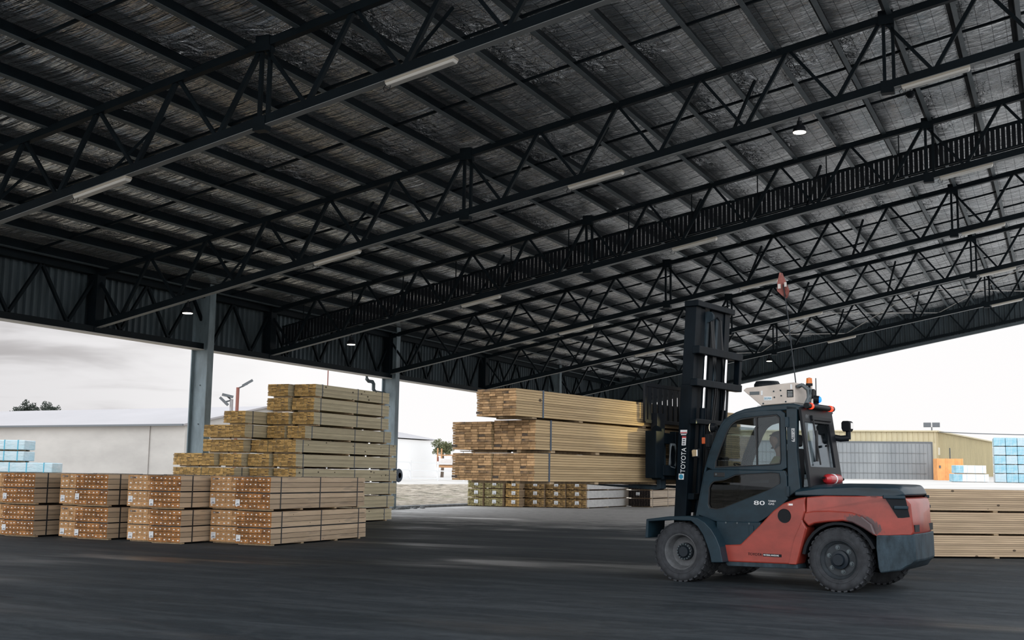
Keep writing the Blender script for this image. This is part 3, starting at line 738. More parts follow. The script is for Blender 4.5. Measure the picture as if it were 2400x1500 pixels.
for k in sorted(lay):
    for j, (xl, xr_, ye) in enumerate(lay[k]):
        n = len(lay[k]); cn = 'rightmost' if j == 0 else ('leftmost' if j == n-1 else '%s from the right' % ORD[j+1])
        ln = 'top layer' if k == 10 else ('bottom layer' if k == 1 else '%s layer from the top' % ORD[11-k])
        L = yb_[k]-ye
        pack('board_pack', 'yellowish timber pack in tall stepped stack, %s, %s' % (ln, cn), 'timber pack', 'packs in the stepped stack',
             (xr_, ye, zb_[k]), 0, xr_-xl, L, (.393 if k > 1 else .385), 9, .135, 'treat_side', 'treat_end', .02, (.35, L*.55, L-.45), 'strap_blue', (.3, L*.5, L-.3), .045, .005)
# --- packs in the middle distance under the load
for lev in range(3):
    z = .42*lev; nm = ('bottom', 'middle', 'top')[lev]
    for j, (xr_, ye, w, em, en) in enumerate(((-20.40, 51.35, .98, 'lath_end', 'brown lath-ended'), (-21.42, 51.25, .98, 'lath_end', 'brown lath-ended'), (-22.44, 51.1, .98, 'lath_end', 'brown lath-ended'),
                                              (-22.55-.9, 50.5, .70, 'treat_end', 'orange-brown'), (-24.25, 50.35, .95, 'green_end', 'greenish'), (-25.25, 50.25, .8, 'green_end', 'greenish'))):
        t = pack('yard_pack', '%s timber pack under the raised load, %s row, %s' % (en, nm, 'rightmost' if j == 0 else ORD[j+1]+' from the right'), 'timber pack', 'packs in the middle distance',
             (xr_, ye, z), 0, w, 6.0, .41, 8, .12, 'rough_side', em, .03, () if j else (.5, 3.0, 5.6), 'strap', (.4, 3, 5.6), .04, .008, True, False, [(-w*.55, .16, .2, .17)])
        if j == 0:
            b = MB(); b.box(0.0, .012, .15, 5.9, .05, .405); b.build('wrapping', 'wrap_white', t)
            ch = t.children
    pack('yard_pack', 'dark-ended pale-sided timber pack behind the mast, %s row' % nm, 'timber pack', 'dark-ended packs by the mast',
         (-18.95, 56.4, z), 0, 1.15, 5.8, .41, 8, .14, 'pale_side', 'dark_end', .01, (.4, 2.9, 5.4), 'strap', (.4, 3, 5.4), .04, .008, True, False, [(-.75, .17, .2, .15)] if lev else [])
# --- stack of board packs at the right edge behind the forklift
for lev in range(3):
    z = .46*lev; nm = ('bottom', 'middle', 'top')[lev]
    c, s_ = math.cos(R(-59)), math.sin(R(-59))
    dirv = Vector((.857, .515, 0)); p = Vector((-2.72, 25.09, z))-dirv*2.6
    pack('board_pack', 'long pack of sawn boards behind the forklift at the right edge, %s of three' % nm, 'timber pack', 'packs at the right edge',
         p, R(-59), 1.1, 6.6, .455, 10, .2, 'rough_side', 'load_end', .02, (), 'strap', (.5, 2.2, 4.2, 6), .035, .005, runner=True)
# ------------------------------------------------------------------ forklift
FO = Vector((-2.66, 17.705, 0)); FR = R(169)
fk = empty('forklift', FO, FR, 'large red and dark teal forklift with enclosed cab carrying timber packs', 'forklift')
FM = Matrix.Translation(FO) @ Matrix.Rotation(FR, 4, 'Z')
def fp(mb, name, m, par=None, bevel=0, smooth=False, fix=True): return mb.build(name, m, par or fk, bevel, smooth, fix)
def mir(poly): return poly
# wheels
def wheel(c, r, w, deep, out=1, name='wheel'):
    b = MB(); hw = w/2
    prof = [(r*.60, hw*.80), (r*.66, hw*.98), (r*.73, hw*1.0), (r*.74, hw*.965), (r*.80, hw*.99), (r*.90, hw*.97), (r*.91, hw*.93), (r*.955, hw*.86), (r*.99, hw*.66), (r, hw*.4),
            (r, -hw*.4), (r*.99, -hw*.66), (r*.95, -hw*.86), (r*.8, -hw), (r*.6, -hw*.8)]
    b.lathe([(a, t*out) for a, t in prof], 48, (0, 0, 0), cap=False)
    for k in range(30):
        a = 2*math.pi*k/30
        for sgn in (-1, 1):
            a2 = a+(.1 if sgn > 0 else 0)
            p = Vector((math.cos(a2)*r*.985, sgn*hw*.9, math.sin(a2)*r*.985)); q = Vector((math.cos(a2+.08)*r*1.0, sgn*hw*.12, math.sin(a2+.08)*r*1.0))
            b.bar(p, q, .05, .022, (math.cos(a2), 0, math.sin(a2)))
    o = b.build(name, 'tyre', fk, 0, 50, True); o.location = c
    b = MB()
    if deep: pr = [(r*.62, hw*.82), (r*.60, hw*.90), (r*.57, hw*.80), (r*.54, hw*.3), (r*.50, -hw*.45), (r*.46, -hw*.55), (r*.30, -hw*.6), (0, -hw*.6)]
    else: pr = [(r*.62, hw*.82), (r*.60, hw*.88), (r*.58, hw*.70), (r*.54, hw*.62), (r*.50, hw*.35), (r*.30, hw*.30), (0, hw*.30)]
    b.lathe([(a, t*out) for a, t in pr], 40, cap=False); b.build('rim', 'dish' if deep else 'rim', o, 0, 40, True)
    b = MB(); base = -hw*.6 if deep else hw*.30
    b.lathe([(r*.30, base*out), (r*.29, (base+.05)*out), (r*.20, (base+.06)*out), (r*.17, (base+.10)*out), (0, (base+.10)*out)], 28)
    b.build('hub', 'hub', o, 0, 40, True)
    n = 16 if deep else 6
    for k in range(n):
        a = 2*math.pi*k/n+.3; rr = r*(.255 if deep else .385); bs = base+(.055 if deep else 0.002); sz = .012 if deep else .021
        b = MB(); b.lathe([(sz, bs*out), (sz, (bs+.03)*out), (0, (bs+.032)*out)], 6, (rr*math.cos(a), 0, rr*math.sin(a)))
        if not deep: b.lathe([(.034, bs*out), (.034, (bs+.006)*out), (0, (bs+.007)*out)], 12, (rr*math.cos(a), 0, rr*math.sin(a)))
        b.build('lug_nut', 'steel_light', o, 0, False, True)
    return o
wheel((.085, .80, .437), .437, .27, False, 1); wheel((.085, -.80, .437), .437, .27, False, -1)
wheel((2.46, .965, .435), .435, .26, True, 1); wheel((2.46, -.965, .435), .435, .26, True, -1)
wheel((2.46, .66, .435), .435, .26, True, -1); wheel((2.46, -.66, .435), .435, .26, True, 1)
b = MB(); b.box(.45, 2.7, -.5, .5, .26, .95); b.box(-.6, .5, -.45, .45, .4, .95); b.lathe([(.09, -.9), (.09, .9)], 12, (2.46, 0, .435)); b.lathe([(.07, -.75), (.07, .75)], 12, (.085, 0, .437))
fp(b, 'chassis', 'black')
# rear body: red cover above, casting below, rounded in plan towards the back
def rearwrap(p):
    x, y, z = p
    if x > -.50: return (x, y, z)
    lim = [(-.50, .93), (-.72, .87), (-.88, .66), (-1.12, .50)]
    w = .93
    for (xa, wa), (xb, wb) in zip(lim[:-1], lim[1:]):
        if xb <= x <= xa: w = wa+(wb-wa)*(xa-x)/(xa-xb)
    xx = -.50+(x+.50)*.80
    return (xx, y*w/.93, z)
def ring_prism(poly, ysamp, f):
    """prism sampled at several y so that the back can be rounded"""
    mb = MB(); n = len(poly); k = len(ysamp)
    for y in ysamp:
        for (x, z) in poly: mb.v.append(f((x, y, z)))
    mb.face(range(n)); mb.face([(k-1)*n+i for i in range(n)][::-1])
    for j in range(k-1):
        for i in range(n): e = (i+1) % n; mb.face((j*n+i, j*n+e, (j+1)*n+e, (j+1)*n+i))
    return mb
def bulge(p):
    """sides draw in towards the back, the back itself is nearly flat"""
    x, y, z = p; v = y/.93
    if x > -.45: return p
    w = max(.60, .93-.65*(-.45-x)); xs = max(x, -.93)
    xs = xs+(.93-max(.618, .93-.65*(-.45-xs)))*.305 - (.35*(-.93-x) if x < -.93 else 0)
    fr = min(1, (-.45-x)/.48); rear = 0 if v > .45 else .115*((.45-v)/1.45)**1.3
    return (xs+fr*rear, v*w, z)
ysm = [.93*k/10 for k in range(-10, 11)]
red = [(.53, 1.29), (.27, 1.315), (-.30, 1.322), (-.45, 1.325), (-.55, 1.322), (-.65, 1.318), (-.75, 1.312), (-.86, 1.30), (-.93, 1.22), (-.96, 1.03), (-1.0, .85), (-.93, .80), (-.80, .80), (-.65, .79), (-.47, .78), (-.42, .80), (-.28, .88), (-.13, .95), (0, .97), (.21, .95), (.41, .92), (.50, .88), (.585, .96), (.54, 1.09)]
rb = fp(ring_prism(red, ysm, bulge), 'rear_body', 'red_worn', None, .014, 35)
# raised flare above the rear wheel arch
for sgn in (1, -1):
    b = MB(); fl = [(.575, .965), (.50, .885), (.41, .925), (.21, .955), (0, .975), (-.13, .955), (-.28, .885), (-.42, .80), (-.46, .79), (-.40, .95), (-.27, 1.05), (-.1, 1.10), (.2, 1.11), (.42, 1.10), (.55, 1.075)]
    b.prism([(x, z) for x, z in fl], sgn*.90, sgn*.958); fp(b, 'wheel_arch_flare', 'red_worn', rb, .02)
# dark inner arch
for sgn in (1, -1):
    b = MB(); arc = []
    for k in range(13):
        a = R(8)+R(150)*k/12; arc.append((.07+.545*math.cos(a), .42+.535*math.sin(a)))
    inn = [(.07+.50*math.cos(R(8)+R(150)*k/12), .42+.50*math.sin(R(8)+R(150)*k/12)) for k in range(12, -1, -1)]
    b.prism(arc+inn, sgn*.55, sgn*.925); fp(b, 'wheel_arch', 'black')
# louvre openings at the rear corners
for sgn in (1, -1):
    lv = [(-.59, 1.30), (-.70, 1.315), (-.86, 1.325), (-.915, 1.05), (-.82, 1.035), (-.755, 1.035)]
    b = MB(); n = len(lv)
    for dp in (1.008, .90):
        for (x, z) in lv:
            p = bulge((x, sgn*.93, z)); b.v.append((p[0]+(0 if dp > 1 else .02), p[1]*dp, p[2]))
    b.face(range(n)); b.face([n+i for i in range(n)][::-1])
    for i in range(n): j_ = (i+1) % n; b.face((i, j_, n+j_, n+i))
    lo = fp(b, 'louvre', 'black')
    for (zz, xa, xb) in ((1.175, -.70, -.90), (1.315, -.56, -.86)):
        b = MB(); p = bulge((xa, sgn*.93, zz)); q = bulge((xb, sgn*.93, zz))
        b.bar((p[0], p[1]*1.004, zz), (q[0], q[1]*1.03, zz), .045, .045, (0, 0, 1)); fp(b, 'louvre_blade', 'teal', lo, .01)
# counterweight casting
cw = [(-.46, .80), (-.60, .80), (-.75, .805), (-.93, .81), (-1.05, .83), (-1.07, .46), (-.93, .42), (-.86, .38), (-.78, .33), (-.50, .29), (-.48, .36), (-.455, .64)]
cwo = fp(ring_prism(cw, ysm, lambda p: (lambda q: (q[0], q[1]*1.025, q[2]))(bulge(p))), 'counterweight', 'iron', None, .02, 35)
for yy in (.70, -.70):
    for (nm, z0, z1) in (('tow_slot', .54, .68), ('lamp_recess', .845, .94)):
        p = bulge((-.955, yy, .6)); b = MB(); b.box(p[0]-.022, p[0]+.05, p[1]-.10, p[1]+.10, z0, z1); fp(b, nm, 'black', cwo)
# hood
hood = [(.72, 1.30), (.72, 1.42), (.36, 1.475), (.01, 1.49), (-.40, 1.488), (-.60, 1.485), (-.75, 1.478), (-.82, 1.43), (-.86, 1.34), (-.70, 1.315), (-.45, 1.315), (-.2, 1.31)]
def hoodf(p):
    x, y, z = bulge((p[0], p[1], p[2])); return (x, y*.975, z-.05*max(0, abs(p[1])/.93-.75)/.25*(1 if p[2] > 1.4 else 0))
fp(ring_prism(hood, ysm, hoodf), 'hood', 'teal', None, .02, 40)
# lower side panels
low = [(1.84, .56), (1.56, .58), (1.26, .86), (1.04, 1.08), (.89, 1.19), (.67, 1.27), (.545, 1.29), (.555, 1.19), (.55, 1.09), (.595, .96), (.53, .85), (.69, .34), (1.83, .32)]
for sgn in (1, -1):
    b = MB(); b.prism(low, sgn*.62, sgn*.93); pn = fp(b, 'side_panel', 'red', None, .02)
    b = MB(); b.prism([(.60, .955), (.54, .86), (.69, .34), (.81, .34), (.72, .70)], sgn*.93, sgn*.95); fp(b, 'panel_pillar', 'red', pn, .012)
    b = MB(); b.lathe([(.092, sgn*.934), (.1, sgn*.936), (.1, sgn*.92), (.0, sgn*.92)], 28, (.865, 0, 1.015)); fp(b, 'fuel_filler_hole', 'black', pn)
    b = MB(); b.prism([(1.83, .325), (1.77, .26), (.68, .28), (.69, .345)], sgn*.60, sgn*.915); fp(b, 'sill', 'iron', None, .01)
    stp = [(1.96, .90), (1.26, .91), (1.25, .84), (1.55, .565), (1.86, .55), (1.96, .67)]
    b = MB(); b.prism(stp, sgn*.6, sgn*.885); so_ = fp(b, 'step_panel', 'teal', None, .012)
    b = MB(); b.box(1.36, 1.43, sgn*.87, sgn*.90, .60, .86); fp(b, 'step_rib', 'teal', so_, .006)
    for xx in (1.80, 1.62, 1.43):
        b = MB(); b.lathe([(.014, sgn*.885), (.014, sgn*.895), (0, sgn*.896)], 8, (xx, 0, .885)); fp(b, 'bolt', 'steel_light', so_)
    # front fender
    out_ = [(3.02, .90), (2.62, .955), (2.30, .97), (2.16, .95), (2.04, .89), (1.93, .79), (1.85, .67), (1.79, .54), (1.745, .32)]
    inn = [(1.93, .31), (1.96, .45), (2.0, .56), (2.06, .70), (2.15, .82), (2.26, .90), (2.62, .90), (2.98, .865), (2.99, .62), (3.04, .62)]
    b = MB(); b.prism(out_+inn, sgn*.60, sgn*1.12); fp(b, 'front_fender', 'teal', None, .01)
# writing on the near side panel
TXT = Matrix.Rotation(R(180), 4, 'Z') @ Matrix.Rotation(R(90), 4, 'X')     # reads left to right from outside the near side
text('lettering', 'TOYOTA', .054, Matrix.Translation((1.435, .934, .434)) @ TXT, 'black', fk, .98)
b = MB(); b.box(.917, 1.200, .93, .934, .430, .470); pl_ = fp(b, 'name_strip', 'black')
text('lettering', 'MATERIAL HANDLING', .031, Matrix.Translation((1.192, .936, .440)) @ TXT, 'white_paint', pl_, .76)
text('lettering', '80', .088, Matrix.Translation((1.398, .800, 1.156)) @ TXT, 'white_paint', fk, 2.05, .003)
text('lettering', 'TONERO', .034, Matrix.Translation((1.168, .800, 1.205)) @ TXT, 'white_paint', fk, .85)
text('lettering', 'GAS', .042, Matrix.Translation((1.168, .800, 1.162)) @ TXT, 'white_paint', fk, 1.2)
b = MB(); b.box(.735, .81, .93, .934, 1.165, 1.19); o = fp(b, 'sticker', 'white_paint'); o['label'] = 'small white and yellow sticker'
b = MB(); b.box(.795, .808, .934, .936, 1.168, 1.187); fp(b, 'sticker_mark', 'amber', o)
# ---- cab
cabY0, cabY1 = -.50, .78
side_out = [(2.32, .99), (2.26, 1.28), (2.15, 1.66), (2.07, 1.92), (1.95, 2.20), (1.88, 2.33), (1.79, 2.42), (1.68, 2.49), (1.54, 2.545), (1.29, 2.585), (.77, 2.615), (.71, 2.55)]
def frame(outer, inner, y0, y1, name, m, par=None, bev=.008):
    """flat ring between two polygons with the same point count, given thickness"""
    mb = MB(); n = len(outer)
    for y in (y0, y1):
        for p in outer: mb.v.append((p[0], y, p[1]))
        for p in inner: mb.v.append((p[0], y, p[1]))
    for i in range(n):
        j = (i+1) % n
        mb.face((i, j, n+j, n+i)); mb.face((2*n+i, 3*n+i, 3*n+j, 2*n+j)); mb.face((i, 2*n+i, 2*n+j, j)); mb.face((n+i, n+j, 3*n+j, 3*n+i))
    return fp(mb, name, m, par, bev)
def resample(poly, c, n=56):
    """n points where rays from c leave the closed polygon, so that two rings pair up"""
    out = []
    for k in range(n):
        a = 2*math.pi*k/n; d = Vector((math.cos(a), math.sin(a))); best = None
        for i in range(len(poly)):
            p = Vector(poly[i]); q = Vector(poly[(i+1) % len(poly)]); e = q-p; den = d.x*e.y-d.y*e.x
            if abs(den) < 1e-9: continue
            w = p-Vector(c); t = (w.x*e.y-w.y*e.x)/den; u = (w.x*d.y-w.y*d.x)/den
            if t > 0 and -1e-6 <= u <= 1+1e-6 and (best is None or t > best): best = t
        out.append((c[0]+d.x*best, c[1]+d.y*best))
    return out
win = [(2.05, 1.69), (1.94, 1.97), (1.83, 2.22), (1.76, 2.335), (1.68, 2.395), (1.57, 2.425), (1.35, 2.45), (1.0, 2.475), (.975, 2.455), (.965, 1.76), (1.0, 1.745), (1.31, 1.725)]
lwin = [(2.145, 1.12), (2.125, 1.42), (2.07, 1.485), (1.87, 1.515), (1.78, 1.55), (1.69, 1.59), (1.02, 1.635), (.985, 1.61), (.98, 1.48), (1.02, 1.43), (1.52, 1.24), (1.95, 1.07), (2.06, 1.065), (2.125, 1.085)]
door_up = [(2.19, 1.66), (2.10, 1.92), (1.98, 2.20), (1.905, 2.33), (1.81, 2.42), (1.69, 2.475), (1.54, 2.515), (1.29, 2.54), (.90, 2.535), (.885, 1.66)]
door_lo = [(2.33, .99), (2.26, 1.28), (2.19, 1.66), (.885, 1.66), (.87, 1.24), (1.17, 1.0), (1.32, .905), (2.0, .885)]
for sgn in (1, -1):
    y0, y1 = (cabY1-.05, cabY1) if sgn > 0 else (cabY0+.05, cabY0)
    c1, c2 = (1.45, 2.05), (1.6, 1.33)
    d = frame(resample(door_up, c1), resample(win, c1), y0, y1+sgn*.004, 'door', 'teal')
    frame(resample(door_lo, c2), resample(lwin, c2), y0, y1+sgn*.012, 'door_skin', 'teal', d)
    for nm, w_, gm in (('window_pane', win, 'glass'), ('lower_window_pane', lwin, 'glass_dark')):
        b = MB(); yy = y1-sgn*.02
        b.prism(w_, yy-.003, yy+.003); fp(b, nm, gm, d)
    b = MB(); cc = (1.45, 2.05)
    for nm, w_, cc in (('window_seal', win, (1.45, 2.05)), ('window_seal', lwin, (1.6, 1.33))):
        big = resample(w_, cc); sml = [(cc[0]+(p[0]-cc[0])*.972, cc[1]+(p[1]-cc[1])*.955) for p in big]
        frame(big, sml, y1-sgn*.015, y1+sgn*.008, nm, 'rubber', d, 0)
    # sliding window bar
    b = MB(); b.box(1.335, 1.36, y1-.018, y1-.004, 1.72, 2.455); fp(b, 'window_bar', 'rubber', d)
    b = MB(); b.box(1.86, 2.04, y1, y1+sgn*.018, 1.555, 1.62); hn = fp(b, 'door_handle', 'rubber', d, .006)
    b = MB(); b.lathe([(.016, y1+sgn*.018), (.016, y1+sgn*.024), (0, y1+sgn*.024)], 10, (2.0, 0, 1.592)); fp(b, 'door_lock', 'steel_light', hn)
    for zz in (1.36, 2.36):
        b = MB(); b.box(.84, .89, y1-.01, y1+sgn*.03, zz-.075, zz+.075); fp(b, 'hinge', 'iron', d, .006)
    # B pillar
    b = MB(); b.prism([(.88, 2.60), (.71, 2.58), (.725, 1.92), (.68, 1.40), (.87, 1.28)], y0-sgn*.04, y1); bp_ = fp(b, 'rear_pillar', 'teal', None, .012)
    if sgn > 0: text('lettering', '8580079', .075, Matrix.Translation((.80, .784, 2.27)) @ Matrix.Rotation(R(180), 4, 'Z') @ Matrix.Rotation(R(90), 4, 'X') @ Matrix.Rotation(R(-90), 4, 'Z'), 'white_paint', bp_, .75)
    # front pillar
    b = MB(); b.prism([(2.36, .95), (2.29, 1.28), (2.21, 1.66), (2.12, 1.93), (2.0, 2.21), (1.93, 2.34), (1.86, 2.43), (1.81, 2.40), (1.90, 2.30), (1.97, 2.19), (2.09, 1.91), (2.18, 1.65), (2.25, 1.27), (2.30, .95)], y0-sgn*.03, y1); fp(b, 'front_pillar', 'teal', None, .01)
roof = [(1.90, 2.36), (1.88, 2.40), (1.80, 2.46), (1.68, 2.52), (1.54, 2.565), (1.29, 2.60), (.77, 2.63), (.66, 2.60), (.66, 2.53), (.80, 2.535), (1.29, 2.52), (1.54, 2.485), (1.72, 2.43)]
b = MB(); b.prism(roof, cabY0, cabY1); fp(b, 'roof', 'teal', None, .02)
b = MB(); b.prism([(2.33, 1.0), (2.24, 1.5), (2.22, 1.5), (2.31, 1.0)], cabY0+.05, cabY1-.05); fp(b, 'front_panel', 'teal')
b = MB(); b.prism([(2.245, 1.5), (2.18, 1.66), (2.07, 1.93), (1.90, 2.33), (1.89, 2.33), (2.06, 1.93), (2.17, 1.66), (2.235, 1.5)], cabY0+.05, cabY1-.05); fp(b, 'windscreen', 'glass')
# rear window frame and pane, sloping outward to the bottom
def rw(x): return x
def rear_ring(o_, i_, name, m, th=.04):
    mb = MB(); n = len(o_)
    def P(p, off): y, z = p; return (.69-(2.55-z)*.115+off, y, z)
    for off in (-th, 0):
        for p in o_: mb.v.append(P(p, off))
        for p in i_: mb.v.append(P(p, off))
    for i in range(n):
        j = (i+1) % n
        mb.face((i, j, n+j, n+i)); mb.face((2*n+i, 3*n+i, 3*n+j, 2*n+j)); mb.face((i, 2*n+i, 2*n+j, j)); mb.face((n+i, n+j, 3*n+j, 3*n+i))
    return fp(mb, name, m, None, .008)
ro = [(.78, 2.58), (.78, 1.40), (-.50, 1.40), (-.42, 2.58)]
ri = [(.70, 2.36), (.68, 1.72), (-.28, 1.72), (-.24, 2.36)]
rwf = rear_ring(ro, ri, 'rear_window_frame', 'black')
def RX(z): return .69-(2.55-z)*.115
b = MB(); b.hexa([(RX(1.70), .69, 1.70), (RX(1.70), -.30, 1.70), (RX(1.70)+.006, -.30, 1.70), (RX(1.70)+.006, .69, 1.70), (RX(2.38), .70, 2.38), (RX(2.38), -.25, 2.38), (RX(2.38)+.006, -.25, 2.38), (RX(2.38)+.006, .70, 2.38)])
fp(b, 'rear_window', 'glass_rear', rwf)
b = MB(); b.tube([(RX(2.42)-.06, .42, 2.42), (RX(2.3)-.055, .40, 2.30), (RX(1.75)-.055, .34, 1.75)], .012, 6); b.box(RX(2.0)-.05, RX(2.0)-.03, .33, .40, 1.80, 2.25); fp(b, 'rear_wiper', 'rubber')
b = MB(); b.tube([(RX(2.0)-.05, -.02, 2.02), (RX(2.0)-.05, -.02, 2.05)], .035, 10); fp(b, 'window_latch', 'black')
b = MB(); b.box(RX(2.46)-.07, RX(2.46)-.03, -.3, .45, 2.40, 2.47); fp(b, 'rear_handrail', 'black', None, .01)
# inside
b = MB(); b.box(.80, 2.25, cabY0+.06, cabY1-.06, .93, .98); fp(b, 'cab_floor', 'black')
b = MB(); b.box(1.02, 1.55, -.10, .42, 1.0, 1.30); b.prism([(1.14, 1.26), (.98, 1.28), (.93, 1.98), (.98, 2.0), (1.06, 1.95)], -.08, .40); fp(b, 'seat', 'seat', None, .03)
b = MB(); b.prism([(.92, 2.02), (1.0, 2.02), (.99, 2.2), (.92, 2.2)], .06, .28); fp(b, 'headrest', 'seat', None, .03)
b = MB(); b.prism([(2.22, 1.0), (2.18, 1.55), (2.0, 1.60), (1.95, 1.0)], -.38, .62); fp(b, 'dashboard', 'black', None, .02)
b = MB(); b.tube([(2.0, .16, 1.2), (1.82, .16, 1.63)], .03, 8); sw = fp(b, 'steering_column', 'black')
b = MB(); pts = [Vector((1.80, .16, 1.65))+Vector((.45*math.cos(a), 0, .9*math.cos(a)*.3))*.42+Vector((0, math.sin(a), 0))*.18 for a in [2*math.pi*k/24 for k in range(25)]]
b.tube(pts, .014, 6); fp(b, 'steering_wheel', 'black', sw)
b = MB(); b.box(1.93, 1.97, .52, .66, 1.60, 1.86); fp(b, 'display_screen', 'black', None, .006)
# ---- roof cooling unit
bx = [(1.71, 2.87), (1.66, 2.905), (.88, 2.965), (.88, 2.66), (1.42, 2.63)]
b = MB(); b.prism(bx, -.25, .45); un = fp(b, 'roof_cooling_unit', 'cream', None, .012)
b = MB(); b.lathe([(.0, .12), (.17, .11), (.2, .06), (.2, 0), (0, 0)], 24, (1.46, .12, 2.91), 'z'); fp(b, 'fan_cowl', 'black', un)
b = MB(); b.box(1.24, 1.37, .452, .456, 2.705, 2.765); sg = fp(b, 'maker_plate', 'white_paint', un)
text('lettering', 'SIGMA', .045, Matrix.Translation((1.363, .458, 2.72)) @ TXT, 'badge_blue', sg, .9)
b = MB(); b.box(.90, 1.0, .452, .457, 2.745, 2.855); o = fp(b, 'warning_plate', 'black', un); o['label'] = 'black plate with white print'
b = MB()
for q in range(4): b.box(.912, .988, .457, .459, 2.76+q*.022, 2.766+q*.022)
fp(b, 'print', 'white_paint', o)
b = MB(); b.box(1.44, 1.60, .452, .455, 2.795, 2.845); fp(b, 'intake_grille', 'grey_plastic', un)
for (xx, zz) in ((1.40, 2.82), (.93, 2.90)):
    b = MB(); b.box(xx-.014, xx+.014, .452, .458, zz-.035, zz+.035); fp(b, 'latch', 'white_paint', un)
for (xx, zz) in ((1.21, 2.84), (1.10, 2.85), (1.20, 2.75), (1.09, 2.77), (1.02, 2.68), (1.38, 2.66)):
    b = MB(); b.lathe([(.012, .452), (.012, .46), (0, .461)], 8, (xx, 0, zz)); fp(b, 'bolt', 'iron', un)
b = MB(); b.box(1.44, 1.5, -.2, .4, 2.605, 2.635); b.box(.90, 1.0, -.2, .4, 2.62, 2.67); fp(b, 'mounting_foot', 'white_paint', un)
b = MB(); b.lathe([(0, .02), (.055, .015), (.075, 0), (.075, -.04), (.0, -.04)], 18, (.865, -.17, 2.83), 'x'); fp(b, 'breather_cap', 'black', un)
for k, (y0, bul) in enumerate(((.40, .0), (.34, .05))):
    b = MB(); b.tube([(.87, y0, 2.90), (.80, y0-.02, 2.93), (.74, y0-.1-bul, 2.86), (.72, y0-.08, 2.74), (.70, y0+.10, 2.62), (.66, y0+.22, 2.45), (.655, y0+.26, 2.20), (.62, y0+.30, 1.75), (.59, y0+.22, 1.42)], .026, 8); fp(b, 'hose', 'grey_plastic', un, 0, True)
b = MB(); b.lathe([(.045, 0), (.045, .03), (.04, .09), (0, .10)], 16, (.80, .08, 2.96), 'z'); bc_ = fp(b, 'beacon', 'amber'); bc_['label'] = 'amber beacon'
b = MB(); b.lathe([(.05, 0), (.05, .035), (0, .035)], 16, (.80, .08, 2.935), 'z'); b.tube([(.80, .08, 2.66), (.80, .08, 2.95)], .02, 8); fp(b, 'beacon_base', 'black', bc_)
b = MB(); b.tube([(.80, -.18, 2.66), (.80, -.18, 3.07)], .007, 6); fp(b, 'aerial', 'black')
# light bar, blue light, work light
b = MB(); b.tube([(.60, .70, 2.60), (.60, -.32, 2.60)], .042, 12); lb = fp(b, 'light_bar', 'black', None, 0, 40)
for (ya, yb) in ((.58, .52), (-.16, -.24)):
    b = MB(); b.tube([(.595, ya, 2.60), (.595, yb, 2.60)], .046, 12); o = fp(b, 'red_marker_lens', 'redlens', lb); o['label'] = 'lit red marker lens'
b = MB(); b.tube([(.68, .22, 2.72), (.60, .20, 2.715)], [.06, .055], 14); b.box(.62, .68, .18, .24, 2.6, 2.7); bl = fp(b, 'blue_spot_light', 'black')
b = MB(); b.lathe([(0, -.035), (.035, -.025), (.05, 0), (.0, 0)], 16, (.60, .20, 2.715), 'x'); o = fp(b, 'lens', 'bluelens', bl); o['label'] = 'lit blue lens'
b = MB(); b.tube([(.66, -.45, 2.18), (.56, -.52, 2.16), (.46, -.58, 2.17)], .05, 10); b.tube([(.46, -.58, 2.15), (.46, -.58, 2.28)], .038, 10); wl = fp(b, 'work_light_arm', 'black', None, 0, 40)
b = MB(); b.prism([(.52, 2.27), (.42, 2.27), (.40, 2.32), (.40, 2.40), (.43, 2.43), (.52, 2.43), (.54, 2.40), (.54, 2.32)], -.66, -.50)
b2 = fp(b, 'work_light', 'black', wl, .012)
b = MB(); b.hexa([(.398, -.52, 2.31), (.398, -.64, 2.31), (.395, -.64, 2.31), (.395, -.52, 2.31), (.398, -.52, 2.40), (.398, -.64, 2.40), (.395, -.64, 2.40), (.395, -.52, 2.40)]); fp(b, 'lens', 'mirror', wl)
# extinguisher on a rail behind the cab
b = MB(); b.tube([(.60, .66, 1.54), (.50, -.40, 1.54)], .022, 8); er = fp(b, 'rear_rail', 'black')
b = MB(); b.tube([(.46, .40, 1.545), (.44, .36, 1.545), (.42, -.02, 1.545), (.40, -.06, 1.545)], [.045, .075, .075, .045], 16); ex = fp(b, 'extinguisher', 'extred', None, 0, 40)
b = MB(); b.tube([(.435, .21, 1.545), (.43, .15, 1.545)], .077, 16); fp(b, 'extinguisher_label', 'white_paint', ex)
b = MB(); b.tube([(.40, -.05, 1.545), (.38, -.12, 1.545)], .02, 8); b.bar((.47, .45, 1.56), (.45, .30, 1.585), .03, .02); fp(b, 'extinguisher_valve', 'black', ex)
# flag whip
b = MB(); b.tube([(.90, .35, 2.95), (.955, .35, 3.45), (1.0, .35, 3.9), (1.05, .35, 4.28), (1.10, .35, 4.64)], .0085, 6); wh = fp(b, 'flag_whip', 'rim')
b = MB()
gridp = [[(1.105, 4.65), (1.11, 4.645), (1.10, 4.65)], [(1.145, 4.50), (1.085, 4.50), (1.04, 4.49)], [(1.155, 4.37), (1.075, 4.36), (.975, 4.36)], [(1.10, 4.30), (1.06, 4.29), (.985, 4.26)], [(1.05, 4.27), (1.04, 4.26), (1.01, 4.24)]]
for th in (0, .012):
    for i, row in enumerate(gridp):
        for j, (x, z) in enumerate(row): b.v.append((x, .35+.05*math.sin(i*1.1+j*2)+th, z))
for l in (0, 15):
    for i in range(4):
        for j in range(2):
            a = l+i*3+j; q = (a, a+1, a+4, a+3); b.face(q if l else q[::-1], 0)
fo = fp(b, 'flag', 'flag', wh)
b = MB(); b.box(1.095, 1.14, .40, .408, 4.40, 4.47); b.box(1.0, 1.035, .40, .408, 4.42, 4.49); fp(b, 'reflective_strip', 'flag_white', fo)
